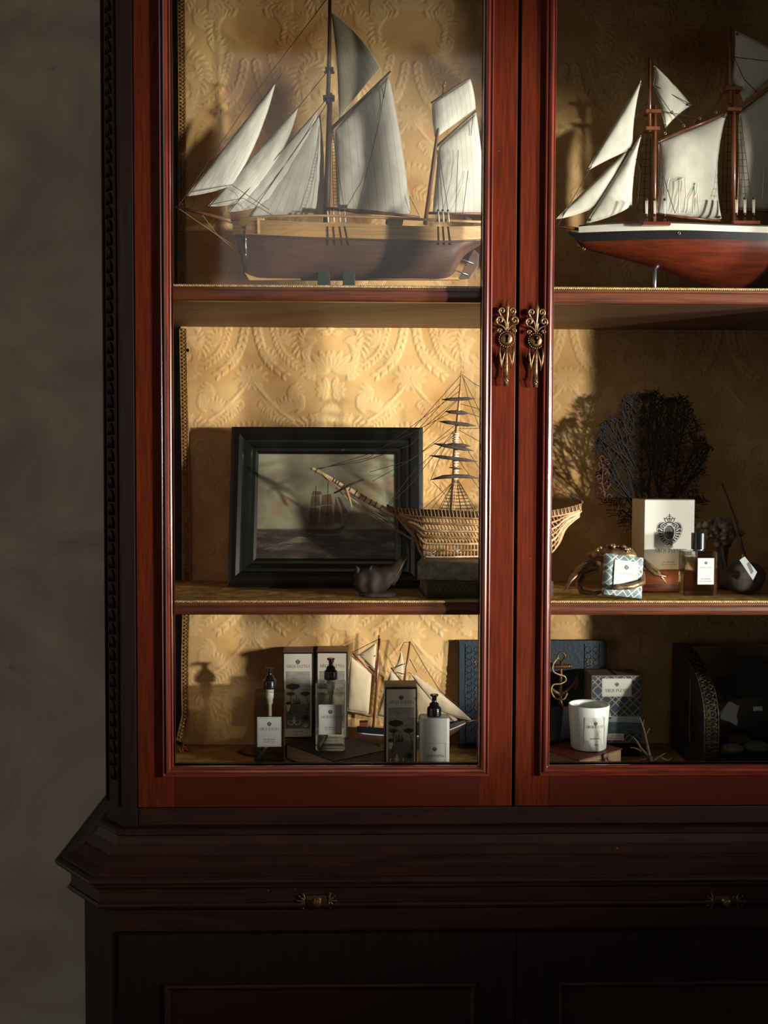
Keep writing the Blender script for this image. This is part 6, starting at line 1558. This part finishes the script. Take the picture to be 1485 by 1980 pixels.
m = MB(); m.box(-.001, .003, -.037, .037, h - .0005, h + .0006); m.build('lid_slit', 'carton_black', cbx)
P = Print(flat_mp(0, -.0386, 0, .0001))
mat('print_sea', lin(96, 112, 122), rough=.6, col2=lin(58, 72, 84), scale=30, stretch=(1, 1, 5)); mat('print_mist', lin(160, 168, 166), rough=.6)
P.put(rc(-w_ * .5 + .002, h * .13, w_ * .5 - .002, h * .40), 4, lift=1)
P.put([[(-w_ * .5 + .002, h * .33), (w_ * .5 - .002, h * .30), (w_ * .5 - .002, h * .40), (-w_ * .5 + .002, h * .40)]], 5, lift=2)
P.put(rc(-w_ * .29, h * .69, w_ * .29, h * .955), 0, lift=.4); P.border(-w_ * .275, w_ * .275, h * .705, h * .94, .0004, 3)
P.crest([(a, q) for a, q in CREST_S], 0, h * .865, .0060); 
P.put(WORD, 1, 0, h * .755, w_ * .48 / WORDW, 3)
P.put(rc(-w_ * .17, h * .045, w_ * .15, h * .145), 0, lift=3); P.put(TXT['Sea Breeze'], 1, 0, h * .105, .0048, 4); P.put(TXT['Scented Candle'], 2, 0, h * .065, .0044, 4)
for dx, t_ in ((-.006, .012), (0, .018), (.005, .013)): P.put(fan([(-w_ * .17 + dx - .003, h * .385), (-w_ * .17 + dx, h * .385 + t_), (-w_ * .17 + dx + .003, h * .385)]), 0, lift=4)
P.put(fan([(-w_ * .26, h * .385), (-w_ * .22, h * .36), (-w_ * .12, h * .36), (-w_ * .09, h * .385)]), 1, lift=4)
P.build('print', fc, ('label_cream', 'ink', 'ink_soft', 'print_line', 'print_sea', 'print_mist'))
mat('twig_bark', lin(88, 66, 52), rough=.85, col2=lin(58, 42, 34), scale=80, bump=.6, bscale=120)
ty = .155; tq = at(1262, 1480, ty)
twg = thing('twig_coral', 'forked brown coral twig standing right of the candle carton', 'coral', (tq.x, ty, FL))
S = Ship(twg, ty)
def tw(P_, r): MB().tube(bez([Vector((.0, 0, .002))] + S.pts(P_) if P_[0][1] > 1462 else S.pts(P_), 4), r, n=6).build('branch', 'twig_bark', twg)
def twb(P_, ra, rb_):
    pts = bez(S.pts(P_), 4); MB().tube(pts, [ra + (rb_ - ra) * i / (len(pts) - 1) for i in range(len(pts))], n=6).build('branch', 'twig_bark', twg)
MB().tube([(0, 0, 0), (-.002, 0, .022), S.p(1256, 1462)], [.007, .0065, .0055], n=7).build('trunk', 'twig_bark', twg)
twb([(1256, 1464), (1249, 1432), (1243, 1405), (1236, 1386)], .0042, .0012); twb([(1247, 1424), (1252, 1414), (1256, 1408)], .0024, .001); twb([(1242, 1402), (1245, 1392)], .002, .0008)
twb([(1256, 1464), (1240, 1448), (1230, 1432), (1222, 1424)], .0036, .001); twb([(1240, 1452), (1226, 1446), (1218, 1446)], .0022, .001); twb([(1262, 1470), (1276, 1462), (1286, 1456)], .0036, .0012); twb([(1276, 1464), (1290, 1470), (1298, 1466)], .0026, .001); twb([(1255, 1466), (1244, 1468), (1236, 1470)], .003, .001)

# ------------------------------------------------------------------ arched glass casket with filigree edge
mat('filigree', lin(112, 94, 64), rough=.45, metal=.6, col2=lin(66, 54, 38), scale=150)
mat('casket_black', lin(18, 16, 15), rough=.45)
glass_mat('casket_glass', tint=(.93, .95, .95, 1), rough=.03, ior=1.5)
CX0, CX1 = .732, 1.03
cas = thing('glass_casket', 'curved-front glass casket with gilt filigree edge, holding pebbles', 'display case', ((CX0 + CX1) / 2, .28, FL))
def cprof(t):
    """front profile: t 0 at the foot .. 1 at the back of the top; (y, z) local"""
    if t < .40: return (-.120 + .004 * (t / .4), .042 + .077 * t / .40)
    a = (t - .40) / .60 * PI / 2
    return (.116 - .232 * math.cos(a) * 1.0, .119 + .128 * math.sin(a))
hw = (CX1 - CX0) / 2
m = MB(); m.box(-hw, hw, -.124, .118, 0, .042); m.build('base_board', 'casket_black', cas, bev=.001)
m = MB(); m.box(-hw + .004, hw - .004, .112, .118, .042, .247); m.build('back_panel', 'casket_black', cas)
for s in (-1, 1):
    poly = [(s * (hw - .004), *cprof(i / 20)) for i in range(21)] + [(s * (hw - .004), .116, .042)]
    m = MB(); m.prism(poly, (s * .004, 0, 0)); m.build('end_panel', 'casket_black', cas)
    xa = s * (hw - .0325)
    m = MB()                                             # filigree band: rims, ties and scrolls
    xi, xo = s * (hw - .030), s * hw
    for x in (xi, xo): m.tube([(x, cprof(i / 40)[0] - .001, cprof(i / 40)[1] + .001) for i in range(41)], .0013, n=5)
    m.grid(lambda u, v: (xi + (xo - xi) * u, cprof(v)[0] + .001, cprof(v)[1] - .001), 1, 40, mi=1, uv=False)
    N_ = 24
    for k in range(N_):
        t = (k + .5) / N_; xm = (xi + xo) / 2
        for q in (-1, 1):
            pts = []
            for i in range(11):
                a = i / 10 * 2 * PI * 1.3; rr = .0062 * (1 - .06 * i); tt = t + rr * math.sin(a) / .34
                tt = min(.999, max(.001, tt)); y, z = cprof(tt); pts.append((xm + q * .0072 + rr * math.cos(a) * q, y - .0016, z + .0012))
            m.tube(pts, .0011, n=4)
        y, z = cprof(min(.999, k / N_ + .001))
        if k % 4 == 0: m.tube([(xi, y - .001, z + .001), (xo, y - .001, z + .001)], .0012, n=4)
        m.ball((xm, cprof(t)[0] - .0018, cprof(t)[1] + .001), .0018, n=6, k=4)
    fb = m.build('filigree_band', ['filigree', 'casket_black'], cas); fb['kind'] = 'stuff'
m = MB(); m.grid(lambda u, v: (-hw + .030 + (2 * hw - .060) * u, cprof(v)[0], cprof(v)[1]), 1, 40, uv=False); m.build('curved_glass', 'casket_glass', cas, solid=.002)
m = MB(); m.grid(lambda u, v: (-hw - .0008, -.02 + .03 * math.sin(v * PI * .9) - .06 * v * v * 0, .05 + .14 * v), 1, 10, uv=False)
m = MB(); m.tube([(-hw - .001, -.012 + .012 * math.cos(PI * (i / 12) * 1.2) + .03 * (1 - i / 12) ** 2 * -1, .045 + .15 * i / 12) for i in range(13)], [.0016] * 13, n=5); m.build('end_handle', 'old_brass', cas)
# pebbles inside
random.seed(21)
pcol = [('pebble_tan', lin(168, 146, 112)), ('pebble_grey', lin(128, 128, 118)), ('pebble_brown', lin(120, 92, 66)), ('pebble_green', lin(120, 132, 122))]
for n_, c_ in pcol: mat(n_, c_, rough=.6, col2=tuple(x * .7 for x in c_[:3]) + (1,), scale=60)
PB = [(.800, .185, .026, .012, 0, 'tan oval pebble in the glass casket, front one near its middle'), (.857, .19, .030, .014, 3, 'grey-green pebble in the glass casket, at the right edge of the photo'), (.830, .235, .030, .016, 2, 'brown pebble in the glass casket, behind the tan oval one'), (.915, .20, .024, .013, 0, None), (.95, .26, .03, .015, 1, None)]
for x, y, rx, rz, k, lbl in PB:
    if lbl is None: continue
    m = MB(); m.ball((0, 0, rz), (rx, rx * .7, rz), n=16, k=10, wob=.06, ws=30)
    o = m.build('pebble', pcol[k][0], None, loc=(x, y, FL + .0422)); tag(o, lbl, 'pebble', 'pebbles in the glass casket')
mat('cream_shell', lin(206, 172, 128), rough=.5, col2=lin(150, 104, 66), scale=50)
m = MB()
for i in range(14):
    a = i * .8; r = .011 * (1 - i / 15); m.ball((.010 + .0016 * i, r * .2 * math.sin(a), .010 + r * .35 * math.cos(a) * .3), (r * .7, r, r), n=8, k=6)
o = m.build('whelk_shell', 'cream_shell', None, loc=(.772, .182, FL + .0422)); tag(o, 'small cream spiral shell in the casket, beside the filigree edge', 'shell')
mat('brown_leather', lin(104, 62, 40), rough=.6, col2=lin(70, 40, 28), scale=30, bump=.4, bscale=90)
m = MB()
def ls(u, v):
    a = -PI * .5 + PI * u * .9; r = .05 * v * (1 + .05 * math.sin(22 * a))
    return (.004 + r * math.cos(a) * .7, -.012 * v * math.sin(PI * u), .0595 + r * math.sin(a) * 1.1)
m.grid(ls, 40, 8, uv=False)
o = m.build('fan_shell', 'brown_leather', None, loc=(.785, .275, FL + .0422), solid=.003); tag(o, 'brown scallop-edged shell standing at the back of the casket', 'shell')
